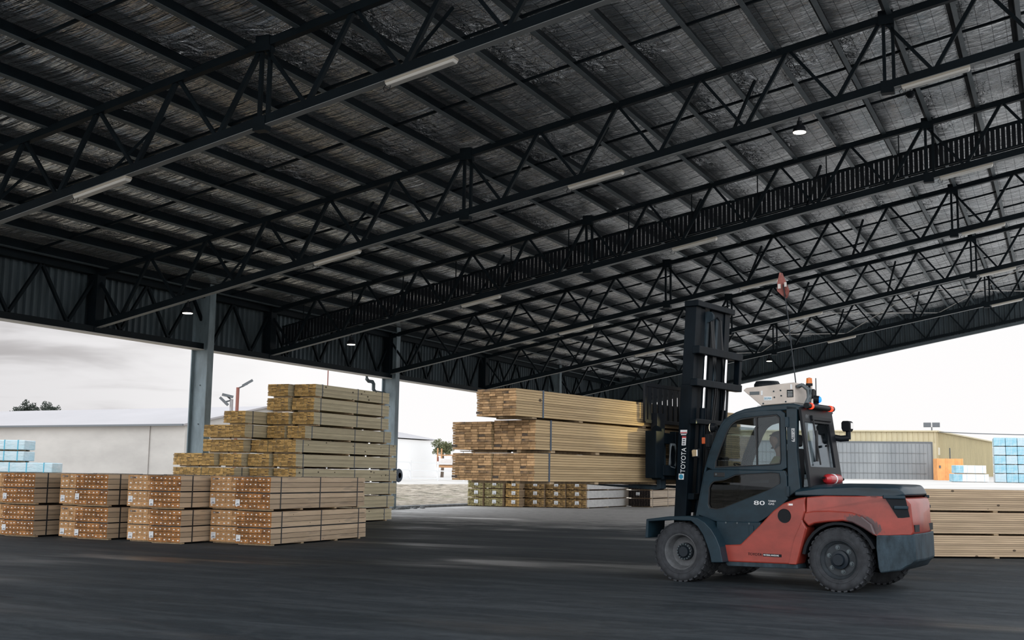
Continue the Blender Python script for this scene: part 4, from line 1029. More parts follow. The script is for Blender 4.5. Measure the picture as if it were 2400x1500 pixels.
# ---- mast, tilted back
mt = math.tan(R(3.6))
def MX(x, z): return x-(z-.94)*mt
def mbox(mb, x0, x1, y0, y1, z0, z1):
    mb.hexa([(MX(x0, z0), y0, z0), (MX(x1, z0), y0, z0), (MX(x1, z0), y1, z0), (MX(x0, z0), y1, z0), (MX(x0, z1), y0, z1), (MX(x1, z1), y0, z1), (MX(x1, z1), y1, z1), (MX(x0, z1), y1, z1)])
for sgn in (1, -1):
    b = MB(); mbox(b, 2.60, 2.80, sgn*.58, sgn*.64, .55, 2.98); mbox(b, 2.60, 2.64, sgn*.46, sgn*.6, .55, 2.98); mbox(b, 2.76, 2.80, sgn*.46, sgn*.6, .55, 2.98); om = fp(b, 'outer_mast_rail', 'mastm', None, .006)
    b = MB(); mbox(b, 2.62, 2.81, sgn*.54, sgn*.60, .8, 4.26); mbox(b, 2.62, 2.65, sgn*.42, sgn*.55, .8, 4.26); mbox(b, 2.77, 2.81, sgn*.42, sgn*.55, .8, 4.26); fp(b, 'inner_mast_rail', 'mastm', None, .006)
    b = MB(); b.tube([(MX(2.54, .8), sgn*.36, .8), (MX(2.54, 2.62), sgn*.36, 2.62)], .052, 14); lc = fp(b, 'lift_cylinder', 'mastm', None, 0, 40)
    b = MB(); b.tube([(MX(2.54, 2.6), sgn*.36, 2.6), (MX(2.54, 3.48), sgn*.36, 3.48)], .026, 12); fp(b, 'cylinder_rod', 'chrome', lc, 0, 40)
    b = MB(); mbox(b, 2.63, 2.67, sgn*.12, sgn*.20, 1.5, 4.08); fp(b, 'lift_chain', 'iron')
    for k in range(0):
        pass
b = MB(); mbox(b, 2.64, 2.68, -.46, .03, 1.0, 4.2); mg = fp(b, 'hose_guard', 'mastm', None, .006)
b = MB(); mbox(b, 2.64, 2.68, .24, .42, 1.0, 4.2); fp(b, 'hose_guard', 'mastm', None, .006)
b = MB(); b.tube([(MX(2.73, .8), .0, .8), (MX(2.73, 3.9), .0, 3.9)], .07, 14); fp(b, 'free_lift_cylinder', 'mastm', None, 0, 40)
b = MB(); mbox(b, 2.56, 2.80, -.66, .66, 4.20, 4.29); fp(b, 'mast_crossbar', 'mastm', None, .01)
for (z0, z1, x0, ex_) in ((3.44, 3.56, 2.44, .78), (2.94, 3.05, 2.44, .80), (2.36, 2.44, 2.46, .72), (1.2, 1.3, 2.5, .6)):
    b = MB(); mbox(b, x0, x0+.12, -ex_, ex_, z0, z1); mbox(b, x0+.1, 2.66, .52, .60, z0, z1); mbox(b, x0+.1, 2.66, -.60, -.52, z0, z1); fp(b, 'mast_crossbar', 'mastm', None, .01)
b = MB(); mbox(b, 2.46, 2.56, -.80, -.70, 2.96, 3.5); fp(b, 'side_bracket', 'mastm', None, .008)
for yy in (.10, .16, -.18):
    b = MB(); b.tube([(MX(2.50, 1.0), yy, 1.0), (MX(2.48, 2.2), yy+.02, 2.2), (MX(2.46, 2.9), yy-.03, 2.9), (MX(2.50, 3.4), yy, 3.4), (MX(2.58, 4.05), yy, 4.05), (MX(2.66, 4.12), yy, 4.12)], .017, 7); fp(b, 'hydraulic_hose', 'rubber', None, 0, True)
b = MB(); b.lathe([(.03, -.03), (.09, -.03), (.09, .03), (.03, .03)], 18, (MX(2.62, 4.08), .16, 4.08)); fp(b, 'chain_pulley', 'iron')
# decals on the near rail's rear web
def decal(name, x0, x1, z0, z1, m, par=None, off=.644):
    b = MB(); b.hexa([(MX(x0, z), y, z) if a else (MX(x1, z), y, z) for z in (z0, z1) for a, y in ((1, off), (0, off), (0, off-.006), (1, off-.006))]); return fp(b, name, m, par)
text('lettering', 'TOYOTA', .112, Matrix.Translation((MX(2.748, 1.6), .646, 1.612)) @ Matrix.Rotation(R(-3.6), 4, 'Y') @ TXT @ Matrix.Translation((.10, 0, 0)) @ Matrix.Rotation(R(90), 4, 'Z'), 'white_paint', fk, .84)
o = decal('warning_decal', 2.648, 2.765, 2.215, 2.27, 'white_paint'); decal('decal_band', 2.65, 2.763, 2.22, 2.235, 'decal_red', o, .647); decal('decal_text', 2.66, 2.75, 2.19, 2.205, 'white_paint', o, .647)
o = decal('capacity_decal', 2.66, 2.73, 2.03, 2.17, 'white_paint'); decal('decal_head', 2.66, 2.73, 2.145, 2.17, 'decal_red', o, .647)
for q in range(3): decal('decal_figure', 2.675, 2.715, 2.045+q*.033, 2.062+q*.033, 'ink', o, .647)
o = decal('round_badge', 2.665, 2.755, 1.505, 1.595, 'white_paint')
b = MB(); b.lathe([(0, .650), (.036, .649), (.036, .644)], 24, (MX(2.71, 1.55), 0, 1.55)); fp(b, 'badge_disc', 'badge_blue', o)
# lamps on the near side of the mast
b = MB(); b.box(2.20, 2.28, .66, .72, 2.05, 2.15); il = fp(b, 'turn_signal', 'orange_lens', None, .01); il['label'] = 'orange turn signal'
b = MB(); b.box(2.14, 2.21, .62, .74, 2.0, 2.2); b.tube([(2.20, .70, 1.98), (2.12, .74, 1.98)], .02, 8); fp(b, 'lamp_bracket', 'black', il, .01)
b = MB(); b.prism([(2.38, 1.86), (2.47, 1.85), (2.48, 1.95), (2.46, 1.97), (2.38, 1.97)], .64, .67); mo = fp(b, 'mirror', 'mirror', None, .008)
b = MB(); b.box(2.37, 2.48, .60, .645, 1.84, 1.98); fp(b, 'mirror_back', 'black', mo, .01)
b = MB(); b.tube([(2.16, .62, 2.30), (2.08, .62, 2.30)], [.075, .06], 16); hl = fp(b, 'headlamp', 'black')
b = MB(); b.lathe([(0, .012), (.065, .006), (.07, 0), (0, 0)], 18, (2.165, .62, 2.30), 'x'); fp(b, 'lens', 'headlens', hl)
b = MB(); b.tube([(2.10, .62, 2.30), (1.98, .70, 2.25)], .025, 8); fp(b, 'headlamp_arm', 'black', hl)
# carriage, backrest and forks
cr = MB()
cr.box(2.86, 2.97, -.95, .95, 1.50, 1.66); cr.box(2.86, 2.97, -.95, .95, 2.05, 2.22); cr.box(2.84, 2.95, -.5, .5, 1.5, 2.25); cr.box(2.80, 2.99, 1.0, 1.20, 1.52, 2.24)
cr.prism([(2.80, 1.50), (2.98, 1.50), (2.98, 2.28), (2.92, 2.33), (2.80, 2.28)], .94, 1.02); cr.prism([(2.80, 1.50), (2.98, 1.50), (2.98, 2.28), (2.80, 2.28)], -1.02, -.94)
cr.box(2.78, 2.86, .62, 1.0, 1.56, 1.72)
fp(cr, 'carriage', 'mastm', None, .01)
b = MB(); b.tube([(2.80, .78, 1.70), (2.78, .80, 1.76), (2.78, .80, 2.0), (2.80, .74, 2.04), (2.80, .62, 2.04), (2.80, .58, 1.98), (2.80, .58, 1.74), (2.80, .64, 1.68), (2.80, .78, 1.70)], .022, 8); fp(b, 'hose_loop', 'grey_plastic', None, 0, True)
bk = MB()
bk.box(2.98, 3.02, 1.16, 1.22, 2.38, 2.97); bk.box(2.98, 3.02, -1.22, -1.16, 2.38, 2.97); bk.box(2.98, 3.02, -1.2, 1.2, 2.92, 2.98); bk.box(2.98, 3.02, -1.2, 1.2, 2.36, 2.42)
bk.box(2.90, 3.02, .74, .98, 2.2, 2.52); bk.box(2.90, 3.02, -.98, -.74, 2.2, 2.52)
fr_ = fp(bk, 'load_backrest', 'black', None, .006)
yy = 1.06
while yy > -1.15:
    b = MB(); b.box(2.985, 3.012, yy-.052, yy+.052, 2.40, 2.94); fp(b, 'backrest_bar', 'black', fr_); yy -= .165
for sgn in (1, -1):
    b = MB(); b.prism([(2.99, 2.2), (3.06, 2.2), (3.06, 1.395), (4.45, 1.415), (4.45, 1.405), (3.06, 1.34), (2.99, 1.36)], sgn*.55, sgn*.72); fp(b, 'fork', 'iron', None, .004)
# ------------------------------------------------------------------ load on the forks
def lpack(label, xf, yl, z, w, L, H, rows, cw_, strap_y, bh=.03):
    p = FM @ Vector((xf, yl, z))
    return pack('load_pack', label, 'timber pack', 'packs on the forks', p, R(-11), w, L, H, rows, cw_, 'load_side', 'load_end', .014, strap_y, 'strap_blue', (.45, 1.6, 3.4, 5.2, 6.4), bh, .0045, runner=xf < 3.5)
lpack('right bottom pack of thick boards on the forklift forks', 3.12, 3.95, 1.42, .70, 6.8, .415, 11, .115, (.35, 4.9), .035)
lpack('left bottom pack of thick boards on the forks, farther from the mast', 3.835, 3.97, 1.42, .69, 6.8, .415, 11, .115, (.9, 5.2), .035)
lpack('right middle pack of thick boards on the forks, under the top one', 3.12, 3.93, 1.846, .70, 6.8, .44, 11, .115, (.36, 4.9), .035)
lpack('left middle pack of thick boards on the forks, topmost on its side', 3.835, 3.98, 1.846, .69, 6.8, .425, 11, .115, (.9, 5.2), .035)
lpack('top pack of thick boards raised highest on the forklift forks', 3.08, 4.44, 2.293, .66, 6.8, .385, 11, .11, (.62, 5.0), .02)
# ------------------------------------------------------------------ driver
def skin_mesh(name, verts, edges, m, subs=2):
    """one continuous skinned surface grown on a joint skeleton; verts are (co, radius)"""
    me = bpy.data.meshes.new(name); me.from_pydata([v[0] for v in verts], edges, []); o = bpy.data.objects.new(name, me); col.objects.link(o)
    sk = o.modifiers.new('skin', 'SKIN'); sk.use_smooth_shade = True
    for v, d in zip(verts, me.skin_vertices[0].data):
        r = v[1]; d.radius = (r, r) if not isinstance(r, tuple) else r
    me.skin_vertices[0].data[0].use_root = True
    su = o.modifiers.new('sub', 'SUBSURF'); su.levels = subs; su.render_levels = subs
    me.materials.append(M[m]); return o
DX, DY = 1.20, .17
V = [((DX, DY, 1.38), .15), ((DX-.02, DY, 1.58), .14), ((DX, DY, 1.76), .15), ((DX+.02, DY, 1.88), .10), ((DX+.05, DY, 1.95), .06), ((DX+.08, DY, 2.02), .075), ((DX+.10, DY, 2.10), .095), ((DX+.10, DY, 2.18), .095), ((DX+.09, DY, 2.25), .06)]
E_ = [(i, i+1) for i in range(8)]
def add(parent, chain):
    p = parent
    for c in chain: V.append(c); E_.append((p, len(V)-1)); p = len(V)-1
    return p
add(6, [((DX+.20, DY, 2.09), .018)])                                       # nose
for s_ in (1, -1):
    add(6, [((DX+.08, DY+s_*.105, 2.09), .018)])                           # ear
    k = add(2, [((DX+.0, DY+s_*.20, 1.80), .075), ((DX+.14, DY+s_*.27, 1.56), .052), ((DX+.34, DY+s_*.22, 1.58), .040), ((DX+.46, DY+s_*.18, 1.63), .028), ((DX+.52, DY+s_*.175, 1.655), .03)])
    for f_, (dy, ln) in enumerate(((-.030, .045), (-.010, .055), (.010, .05), (.030, .04))):
        add(k, [((DX+.545, DY+s_*.175+dy, 1.665), .0095), ((DX+.56+ln*.5, DY+s_*.175+dy, 1.655), .0088), ((DX+.56+ln*.45, DY+s_*.175+dy, 1.622), .008)])
    add(k-1, [((DX+.50, DY+s_*.14, 1.66), .011), ((DX+.54, DY+s_*.125, 1.675), .009)])
    add(0, [((DX+.06, DY+s_*.10, 1.37), .10), ((DX+.48, DY+s_*.15, 1.40), .075), ((DX+.56, DY+s_*.15, 1.20), .055), ((DX+.60, DY+s_*.15, 1.04), .045), ((DX+.72, DY+s_*.15, 1.015), .04)])
pe = skin_mesh('person', V, E_, 'skin'); pe.matrix_world = FM
tag(pe, 'driver sitting in the forklift cab wearing an olive shirt, facing the mast', 'person')
V2 = [((DX, DY, 1.40), .165), ((DX-.02, DY, 1.58), .158), ((DX, DY, 1.76), .165), ((DX+.015, DY, 1.86), .115)]; E2 = [(0, 1), (1, 2), (2, 3)]
for s_ in (1, -1):
    b0 = len(V2); V2 += [((DX, DY+s_*.20, 1.805), .09), ((DX+.14, DY+s_*.27, 1.56), .07)]; E2 += [(2, b0), (b0, b0+1)]
o = skin_mesh('shirt', V2, E2, 'shirt'); o.parent = pe
V3 = [((DX, DY, 1.36), .16)]; E3 = []
for s_ in (1, -1):
    b0 = len(V3); V3 += [((DX+.06, DY+s_*.10, 1.37), .115), ((DX+.48, DY+s_*.15, 1.40), .088), ((DX+.56, DY+s_*.15, 1.20), .07), ((DX+.59, DY+s_*.15, 1.08), .062)]; E3 += [(0, b0), (b0, b0+1), (b0+1, b0+2), (b0+2, b0+3)]
o = skin_mesh('trousers', V3, E3, 'trouser'); o.parent = pe
o = skin_mesh('hair', [((DX+.06, DY, 2.12), .095), ((DX+.075, DY, 2.20), .108), ((DX+.09, DY, 2.26), .07), ((DX+.02, DY, 2.06), .07)], [(3, 0), (0, 1), (1, 2)], 'hair'); o.parent = pe
o = skin_mesh('beard', [((DX+.13, DY, 2.0), .065), ((DX+.15, DY, 2.035), .06)], [(0, 1)], 'hair'); o.parent = pe
b = MB()
for s_ in (1, -1): b.lathe([(0, .012), (.009, .008), (.012, 0), (0, 0)], 10, (DX+.188, DY+s_*.035, 2.125), 'x')
o = b.build('eye', 'white_paint', pe, 0, True, True)
# ------------------------------------------------------------------ outside, left
def face_cam(n): pass
# long white shed
A = Vector((-51.1, 59.0)); Bq = Vector((-98, 62.2)); d = (Bq-A).normalized(); nv = Vector((-d.y, d.x)) if True else None
if nv.y < 0: nv = -nv                                   # away from the camera
zf = lambda p: ground_h(p.x, p.y)-.3
t = empty('storage_shed', (0, 0, 0), 0, 'long low white storage shed with pale roof beyond the left opening', 'shed')
def P3(u, v, z): q = A+d*u+nv*v; return (q.x, q.y, z)
Lm = (Bq-A).length; DPT = 15.0
b = MB(); b.hexa([P3(0, 0, -.2), P3(Lm, 0, -.2), P3(Lm, DPT, -.2), P3(0, DPT, -.2), P3(0, 0, 4.34), P3(Lm, 0, 4.34), P3(Lm, DPT, 4.34), P3(0, DPT, 4.34)]); b.build('walls', 'shed_wall', t, fix=True)
b = MB(); zr = 6.0
pts = [P3(-.2, -.35, 4.42), P3(Lm, -.35, 4.42), P3(Lm, DPT/2, zr), P3(-.2, DPT/2, zr), P3(-.2, DPT+.3, 4.42), P3(Lm, DPT+.3, 4.42)]
b.v = pts+[(x, y, z-.12) for x, y, z in pts]
for fc in ((0, 1, 2, 3), (3, 2, 5, 4), (6, 9, 8, 7), (9, 10, 11, 8), (0, 6, 7, 1), (4, 5, 11, 10), (0, 3, 9, 6), (3, 4, 10, 9), (1, 7, 8, 2), (2, 8, 11, 5)): b.face(fc)
b.build('roof', 'shed_roof', t, fix=True)
b = MB(); b.v = [P3(0, 0, 4.34), P3(0, DPT, 4.34), P3(0, DPT/2, zr-.1), P3(.1, 0, 4.34), P3(.1, DPT, 4.34), P3(.1, DPT/2, zr-.1)]
for fc in ((0, 1, 2), (3, 5, 4), (0, 2, 5, 3), (2, 1, 4, 5), (0, 3, 4, 1)): b.face(fc)
b.build('gable', 'shed_wall', t, fix=True)
b = MB(); b.bar(P3(-.2, -.42, 4.36), P3(Lm, -.42, 4.36), .14, .12); b.build('gutter', 'gutter', t)
for u in (3.1,):
    b = MB(); b.bar(P3(u, -.06, 0), P3(u, -.06, 4.3), .06, .06, (1, 0, 0)); b.build('downpipe', 'shed_wall', t)
# second shed behind, showing between the columns
t = empty('storage_shed', (0, 0, 0), 0, 'second white shed farther back, showing between the first two columns', 'shed')
A2 = Vector((-47.5, 76.0)); 
def P4(u, v, z): q = A2+d*u+nv*v; return (q.x, q.y, z)
b = MB(); b.hexa([P4(9, 0, -.2), P4(25, 0, -.2), P4(25, 6, -.2), P4(9, 6, -.2), P4(9, 0, 5.15), P4(25, 0, 5.15), P4(25, 6, 5.15), P4(9, 6, 5.15)]); b.build('walls', 'shed_wall', t, fix=True)
b = MB(); pts = [P4(8.8, -.4, 5.2), P4(25, -.4, 5.2), P4(25, 3, 6.0), P4(8.8, 3, 6.0), P4(8.8, 6.4, 5.2), P4(25, 6.4, 5.2)]; b.v = pts+[(x, y, z-.12) for x, y, z in pts]
for fc in ((0, 1, 2, 3), (3, 2, 5, 4), (6, 9, 8, 7), (9, 10, 11, 8), (0, 6, 7, 1), (4, 5, 11, 10), (0, 3, 9, 6), (3, 4, 10, 9), (1, 7, 8, 2), (2, 8, 11, 5)): b.face(fc)
b.build('roof', 'shed_roof', t, fix=True)
b = MB(); b.bar(P4(8.8, -.45, 5.15), P4(25, -.45, 5.15), .14, .12); b.build('gutter', 'gutter', t)
# blue wrapped packs at the far left
def wrapped(label, group, loc, rz, w, l, h, m, bands=3, bm='band_blue', endm=None):
    t = empty('wrapped_pack', loc, rz, label, 'wrapped timber pack', group)
    b = MB(); nx_, nz_ = 8, 5
    b.box(0, w, 0, l, .05, h)
    b.build('wrapping', m, t, .03)
    if endm:
        b = MB(); b.box(-.004, .25*w, -.006, l*.99, .06, h*.98); b.build('end_cover', endm, t)
    for k in range(bands):
        x = w*(k+.5)/bands
        b = MB(); b.box(x-.02, x+.02, -.008, l+.008, .045, h+.008); b.build('band', bm, t)
    for ya in (.3, l-.4):
        b = MB(); b.box(.1, w-.1, ya, ya+.1, 0, .05); b.build('bearer', 'bearer', t)
    return t
base = Vector((-39.6, 32.4, .30)); rz = R(26)
for k, (dx, z, w) in enumerate(((0, 0, 4.1), (0, .44, 4.1), (0, .88, 4.1), (-1.15, 1.32, 3.2), (-1.15, 1.76, 3.2))):
    z0 = ground_h(-37.5, 33.5)
    p = Vector((-36.3, 34.3, 0))+Vector((math.cos(rz), math.sin(rz), 0))*(-w+dx)
    wrapped('blue and white wrapped timber pack at the far left, %s from the bottom' % ORD[k+1], 'blue wrapped packs at far left', (p.x, p.y, z0-.05+z), rz, w, 1.1, .43, 'wrap_pale', 6)
# trees
def tree(name, label, cat, loc, h, r, seed, m='leaf', trunk=.25, zs=1.0, group=None):
    rr = random.Random(seed); t = empty(name, loc, 0, label, cat, group)
    b = MB(); b.tube([(0, 0, -.5), (.1*r, 0, h*.4), (0, .1*r, h*.7)], [trunk, trunk*.75, trunk*.4], 8); b.build('trunk', 'bark', t)
    b = MB()
    for k in range(34):
        a = rr.uniform(0, 6.28); el = rr.uniform(-.5, 1.0); q = rr.uniform(.35, 1.0)
        c = Vector((math.cos(a)*r*q*math.cos(el), math.sin(a)*r*q*math.cos(el), h*.72+r*zs*q*math.sin(el)))
        for j in range(75):
            v = Vector((rr.gauss(0, 1), rr.gauss(0, 1), rr.gauss(0, 1))).normalized()*r*.30*rr.random()**.4; p = c+v; s_ = r*rr.uniform(.05, .10)
            u = Vector((rr.gauss(0, 1), rr.gauss(0, 1), rr.gauss(0, 1))).normalized()*s_; w = u.cross(Vector((rr.gauss(0, 1), rr.gauss(0, 1), rr.gauss(0, 1)))).normalized()*s_*.6
            n = len(b.v); b.v += [tuple(p-u), tuple(p+w), tuple(p+u), tuple(p-w)]; b.face((n, n+1, n+2, n+3))
    b.build('foliage', m, t)
    return t
tree('gum_tree', 'dark gum tree above the white shed roof, left crown of the pair', 'tree', (-98.3, 88.6, .9), 8.4, 1.4, 1, 'leaf', .3, 1.1, 'trees over the shed')
tree('gum_tree', 'dark gum tree above the white shed roof, right crown of the pair', 'tree', (-95.6, 89.6, .9), 8.5, 1.15, 2, 'leaf', .3, 1.3, 'trees over the shed')
tree('gum_tree', 'dark tree just showing at the left photo edge above the shed roof', 'tree', (-101.9, 85.9, .9), 7.6, 1.3, 4, 'leaf', .3, 1.0, 'trees over the shed')
tree('bush', 'small green shrubby tree right of the second column', 'tree', (-58.0, 106, 1.1), 4.0, 1.15, 3, 'leaf2', .2, .8)
# floodlight poles
def flood(label, x, y, h, mm, heads):
    t = empty('floodlight_pole', (x, y, ground_h(x, y)-.1), 0, label, 'floodlight', 'floodlight poles by the white shed')
    b = MB(); b.tube([(0, 0, 0), (0, 0, h)], .09, 10); b.build('pole', mm, t)
    for (dx, dz, tilt) in heads:
        m_ = Matrix.Translation((dx*.77, dx*.6, h+dz)) @ Matrix.Rotation(R(40), 4, 'Z') @ Matrix.Rotation(R(tilt), 4, 'Y')
        b = MB(); b.box(-.30, .30, -.22, .22, -.06, .06); b.v = [tuple(m_ @ Vector(v)) for v in b.v]; hd_ = b.build('lamp_head', 'gutter', t)
        b = MB(); b.box(-.25, .25, -.18, .18, -.072, -.06); b.v = [tuple(m_ @ Vector(v)) for v in b.v]; b.build('lens', 'mirror', hd_)
        b = MB(); b.tube([(0, 0, h-.05), (dx*.77, dx*.6, h+dz-.05)], .045, 6); b.build('bracket', 'gutter', t)
    return t
z_ = ground_h(-39.7, 49.8)
flood('taller rusty floodlight pole between the first column and the stepped stack', -39.7, 49.8, 6.0-z_, 'rust', [(.50, .25, -32)])
flood('shorter grey floodlight pole with two lamp heads beside the rusty pole', -40.0, 49.7, 5.35-z_, 'shed_roof', [(-.22, .18, 12), (-.40, -.12, 42)])
b = MB(); b.tube([(-35.3, 51.7, .3), (-35.3, 51.7, 7.6)], .028, 6); tag(b.build('thin_mast', 'rust'), 'thin brown pole rising above the stepped stack near the second column', 'pole')
# beyond the gap right of the second column
t = empty('white_building', (0, 0, 0), 0, 'low white building with dark gutter seen right of the second column', 'building')
b = MB(); b.box(-75, -60.6, 99, 110, 0, 4.9); b.build('walls', 'cab_white', t)
b = MB(); b.bar((-75, 98.9, 4.85), (-60.4, 98.9, 4.95), .2, .14); b.build('gutter', 'gutter', t)
b = MB(); b.v = [(-75.2, 98.7, 5.0), (-60.4, 98.7, 5.0), (-60.4, 110.2, 5.0), (-75.2, 110.2, 5.0), (-68, 98.7, 6.3), (-68, 110.2, 6.3)]
for fc in ((0, 1, 4), (2, 3, 5), (1, 2, 5, 4), (3, 0, 4, 5), (0, 3, 2, 1)): b.face(fc)
b.build('roof', 'shed_roof', t, fix=True)
t = empty('rail_fence', (0, 0, 0), 0, 'pale post and rail fence along the top of the gravel bank', 'fence')
P0, P1 = Vector((-48.5, 66, ground_h(-48.5, 66))), Vector((-43.5, 92, ground_h(-43.5, 92)))
for k in range(9):
    p = P0.lerp(P1, k/8); b = MB(); b.bar(p-Vector((0, 0, .2)), p+Vector((0, 0, 1.5)), .12, .12, (1, 0, 0)); b.build('post', 'rail_white', t)
    if k % 2:
        b = MB(); b.bar(p+Vector((0, 0, 1.35)), p+Vector((0, 0, 1.85)), .1, .1, (1, 0, 0)); b.build('post_cap', 'rust', t)
for h in (.15, .75, 1.35):
    b = MB(); b.bar(P0+Vector((0, 0, h)), P1+Vector((0, 0, h)), .05, .09); b.build('rail', 'rail_white', t)
# flatbed trailer with white stacked load
t = empty('flatbed_trailer', (-47.3, 90.0, ground_h(-47.3, 90)), R(20), 'flatbed trailer with rusty end posts left of the raised load', 'trailer')
b = MB(); b.box(-2.0, 5, -1.2, 1.2, .95, 1.12); b.build('deck', 'stake', t)
for (x, y) in ((-1.95, -1.1), (-1.95, 1.1), (1.2, -1.1), (1.2, 1.1)):
    b = MB(); b.box(x-.06, x+.06, y-.06, y+.06, 1.1, 2.6); b.build('end_post', 'stake', t)
b = MB(); b.box(-1.98, 1.2, -1.12, -1.06, 1.95, 2.05); b.build('rail', 'stake', t)
for x in (.4, 1.5, 3.6):
    b = MB(); b.lathe([(.0, -.12), (.45, -.12), (.5, -.08), (.5, .08), (.45, .12), (0, .12)], 20, (x, -1.0, .5)); b.build('wheel', 'tyre', t, fix=True)
for k, (x, z, w) in enumerate(((-1.0, 1.13, 5.6), (.2, 1.742, 4.4), (.9, 2.354, 3.7), (1.4, 2.966, 3.1))):
    q = Matrix.Translation((-47.3, 90.0, ground_h(-47.3, 90))) @ Matrix.Rotation(R(20), 4, 'Z') @ Vector((x-1.2, .2 if k == 0 else .1, z))
    wrapped('white wrapped pack on the trailer right of the second column, %s from the deck' % ORD[k+1], 'white packs on the trailer', q, R(20), w, .9, .60, 'wrap_white', 2, 'gutter')
# ------------------------------------------------------------------ outside, right
t = empty('warehouse', (0, 0, 0), 0, 'tan metal warehouse with wide grey roller door beyond the forklift', 'warehouse')
c0 = Vector((-14.1, 149.0)); cl = Vector((-50.0, 133.8)); cr_ = Vector((-10.1, 190.0)); e1 = (cl-c0).normalized(); e2 = (cr_-c0).normalized(); L1 = (cl-c0).length; L2 = (cr_-c0).length
def Q(u, v, z): p = c0+e1*u+e2*v; return (p.x, p.y, z)
zt = 7.4
b = MB(); b.hexa([Q(0, 0, 0), Q(L1, 0, 0), Q(L1, L2, 0), Q(0, L2, 0), Q(0, 0, zt), Q(L1, 0, zt-.4), Q(L1, L2, zt-.4), Q(0, L2, zt)]); b.build('walls', 'tan', t, fix=True)
b = MB(); k = .2
while k < L1:
    b.bar(Q(k, -.03, 6.05), Q(k, -.03, zt-.1-.4*k/L1), .22, .06, (e1.x, e1.y, 0)); k += .62
b.build('front_ribs', 'tan', t); b = MB(); k = .4
while k < L2:
    b.bar(Q(-.03, k, 1.6), Q(-.03, k, zt-.1), .22, .06, (e2.x, e2.y, 0)); k += .62
b.build('side_ribs', 'tan', t)
b = MB(); b.bar(Q(-.2, -.15, zt+.02), Q(L1, -.15, zt-.38), .3, .16); b.build('roof_trim', 'tan', t); b = MB(); b.bar(Q(-.15, -.2, zt+.02), Q(-.15, L2, zt+.02), .3, .16); b.build('roof_trim', 'tan', t)
b = MB(); b.hexa([Q(.5, -.1, 1.4), Q(L1-1, -.1, 1.2), Q(L1-1, -.05, 1.2), Q(.5, -.05, 1.4), Q(.5, -.1, 6.0), Q(L1-1, -.1, 5.8), Q(L1-1, -.05, 5.8), Q(.5, -.05, 6.0)]); dr = b.build('roller_door', 'roller', t, fix=True)
b = MB(); k = 1.0
while k < L1-1.2: b.bar(Q(k, -.115, 1.4), Q(k, -.115, 5.85), .10, .012, (e1.x, e1.y, 0)); k += .48
b.build('door_ribs', 'roller', dr)
for z in (2.35, 3.55, 4.75):
    b = MB(); b.bar(Q(1.2, -.15, z), Q(L1-1.2, -.15, z-.1), .04, .05); b.build('door_rail', 'conc', dr)
b = MB(); b.bar(Q(.5, -.12, 6.05), Q(L1-1, -.12, 5.87), .12, .16); b.bar(Q(.48, -.12, 1.4), Q(.48, -.12, 6.1), .14, .12, (e1.x, e1.y, 0)); b.build('door_frame', 'gutter', dr)
b = MB(); b.hexa([Q(-.08, .6, 4.6), Q(-.08, 1.6, 4.6), Q(-.04, 1.6, 4.6), Q(-.04, .6, 4.6), Q(-.08, .6, 5.5), Q(-.08, 1.6, 5.5), Q(-.04, 1.6, 5.5), Q(-.04, .6, 5.5)]); b.build('wall_sign', 'white_paint', t)
b = MB(); b.bar(Q(-.1, 7.5, 4.2), Q(-.1, 7.5, 5.6), .25, .15, (e2.x, e2.y, 0)); b.build('wall_pipe', 'gutter', t)
for k, (u, lab) in enumerate(((.5, 'dark floodlight head on the corner of the tan warehouse roof'), (26, 'small floodlight head on the tan warehouse roof left of its corner'))):
    t = empty('roof_floodlight', Q(u, .2, zt-.01*u), 0, lab, 'floodlight')
    b = MB(); b.tube([(0, 0, 0), (0, 0, .5)], .07, 8); b.build('stand', 'gutter', t)
    for dx in ((-.5, .5) if k == 0 else (0,)):
        b = MB(); b.box(dx-.42, dx+.42, -.2, .2, .5, 1.05); b.build('lamp_head', 'gutter', t)
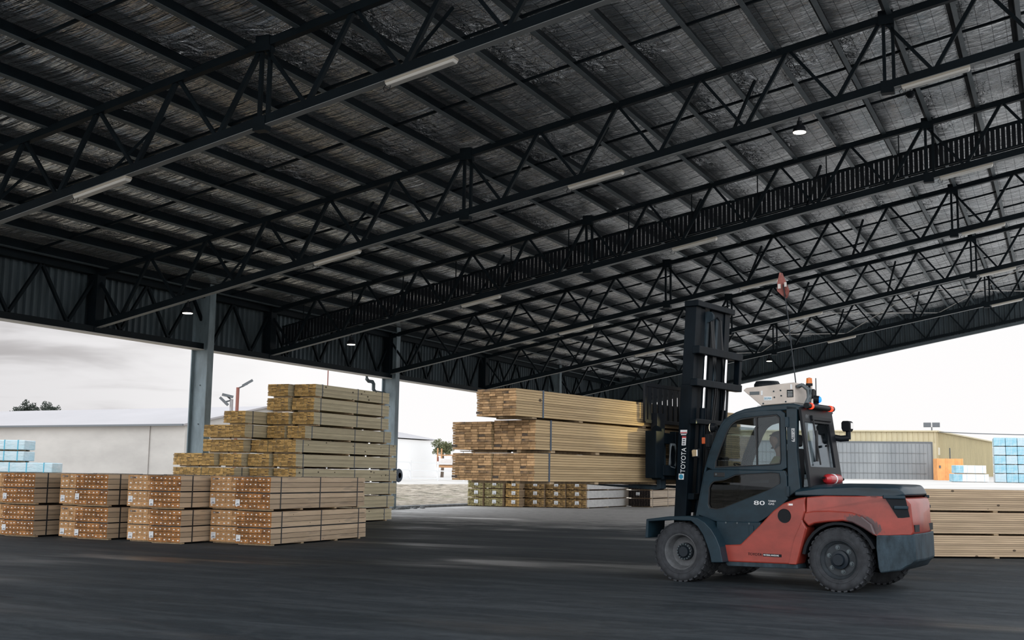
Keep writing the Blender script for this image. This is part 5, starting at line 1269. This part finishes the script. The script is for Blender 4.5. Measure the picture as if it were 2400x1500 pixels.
# orange ply crate
def yd(x, y): return ground_h(x, y)-.05
t = empty('plywood_crate', (-13.5, 145.6, yd(-13.5, 145.6)), R(20), 'tall orange plywood crate at the warehouse corner', 'crate')
b = MB(); b.box(-.45, 2.35, -1, 1, 0, 2.5); b.build('panels', 'orange', t)
for x in (-.45, .52, 1.60, 2.35):
    b = MB(); b.box(x-.06, x+.06, -1.06, -1, 0, 2.52); b.build('batten', 'orange', t)
b = MB(); b.box(-.30, -.12, -1.07, -1.02, 1.4, 1.7); b.build('lock_box', 'gutter', t)
# pile of pale wrapped packs by the crate
for k, (dx, z, w, h) in enumerate(((0, 0, 5.0, .85), (.25, .88, 4.3, .85))):
    x, y = -10.6, 128.9
    wrapped('white wrapped pack with blue end beside the orange crate, %s one' % ('lower', 'upper')[k], 'white packs by the crate', (x+dx, y, yd(x, y)+z), R(24), w*.72, 1.3, h, 'wrap_white', 4, 'wrap_pale', 'wrap_blue')
# tall stack of blue wrapped packs at the right edge
for r_ in range(5):
    for c_ in range(4):
        x = -6.72+1.10*c_; y = 130.4+.14*c_
        z = yd(-5, 131)
        w = wrapped('light blue wrapped pack in the right-edge stack, %s row from top, column %s' % (ORD[5-r_], ('one', 'two', 'three', 'four')[c_]), 'blue packs at the right edge',
                (x-.03*r_*0, y, z+.925*r_), R(5), 1.07, 4.2, .90, 'wrap_blue' if (r_+c_) % 3 else 'wrap_pale', 1, 'wrap_pale')
# overhead cable and far white building at the right edge
b = MB(); pts = [Vector((-14, 149.5, 7.35)).lerp(Vector((12, 162, 8.1)), k/12) for k in range(13)]
b.tube([p-Vector((0, 0, .5*math.sin(math.pi*i/12))) for i, p in enumerate(pts)], .055, 5)
tag(b.build('overhead_cable', 'gutter'), 'dark overhead cable running right from the tan warehouse corner', 'cable')
b = MB(); b.box(-3, 6, 205, 220, 1.5, 6.9); tag(b.build('far_shed', 'cab_white'), 'far pale shed between the tan warehouse and the blue stack', 'shed')

# headlamp of the forklift, switched on towards the load
sp = bpy.data.lights.new('headlamp_light', 'SPOT'); sp.energy = 45; sp.color = (1, .82, .38); sp.spot_size = R(46); sp.spot_blend = .35; sp.shadow_soft_size = .02
so = bpy.data.objects.new('headlamp_light', sp); col.objects.link(so)
p = FM @ Vector((2.20, .62, 2.33)); q = FM @ Vector((3.1, 1.45, 2.40)); so.location = p
so.rotation_euler = (q-p).to_track_quat('-Z', 'Y').to_euler()
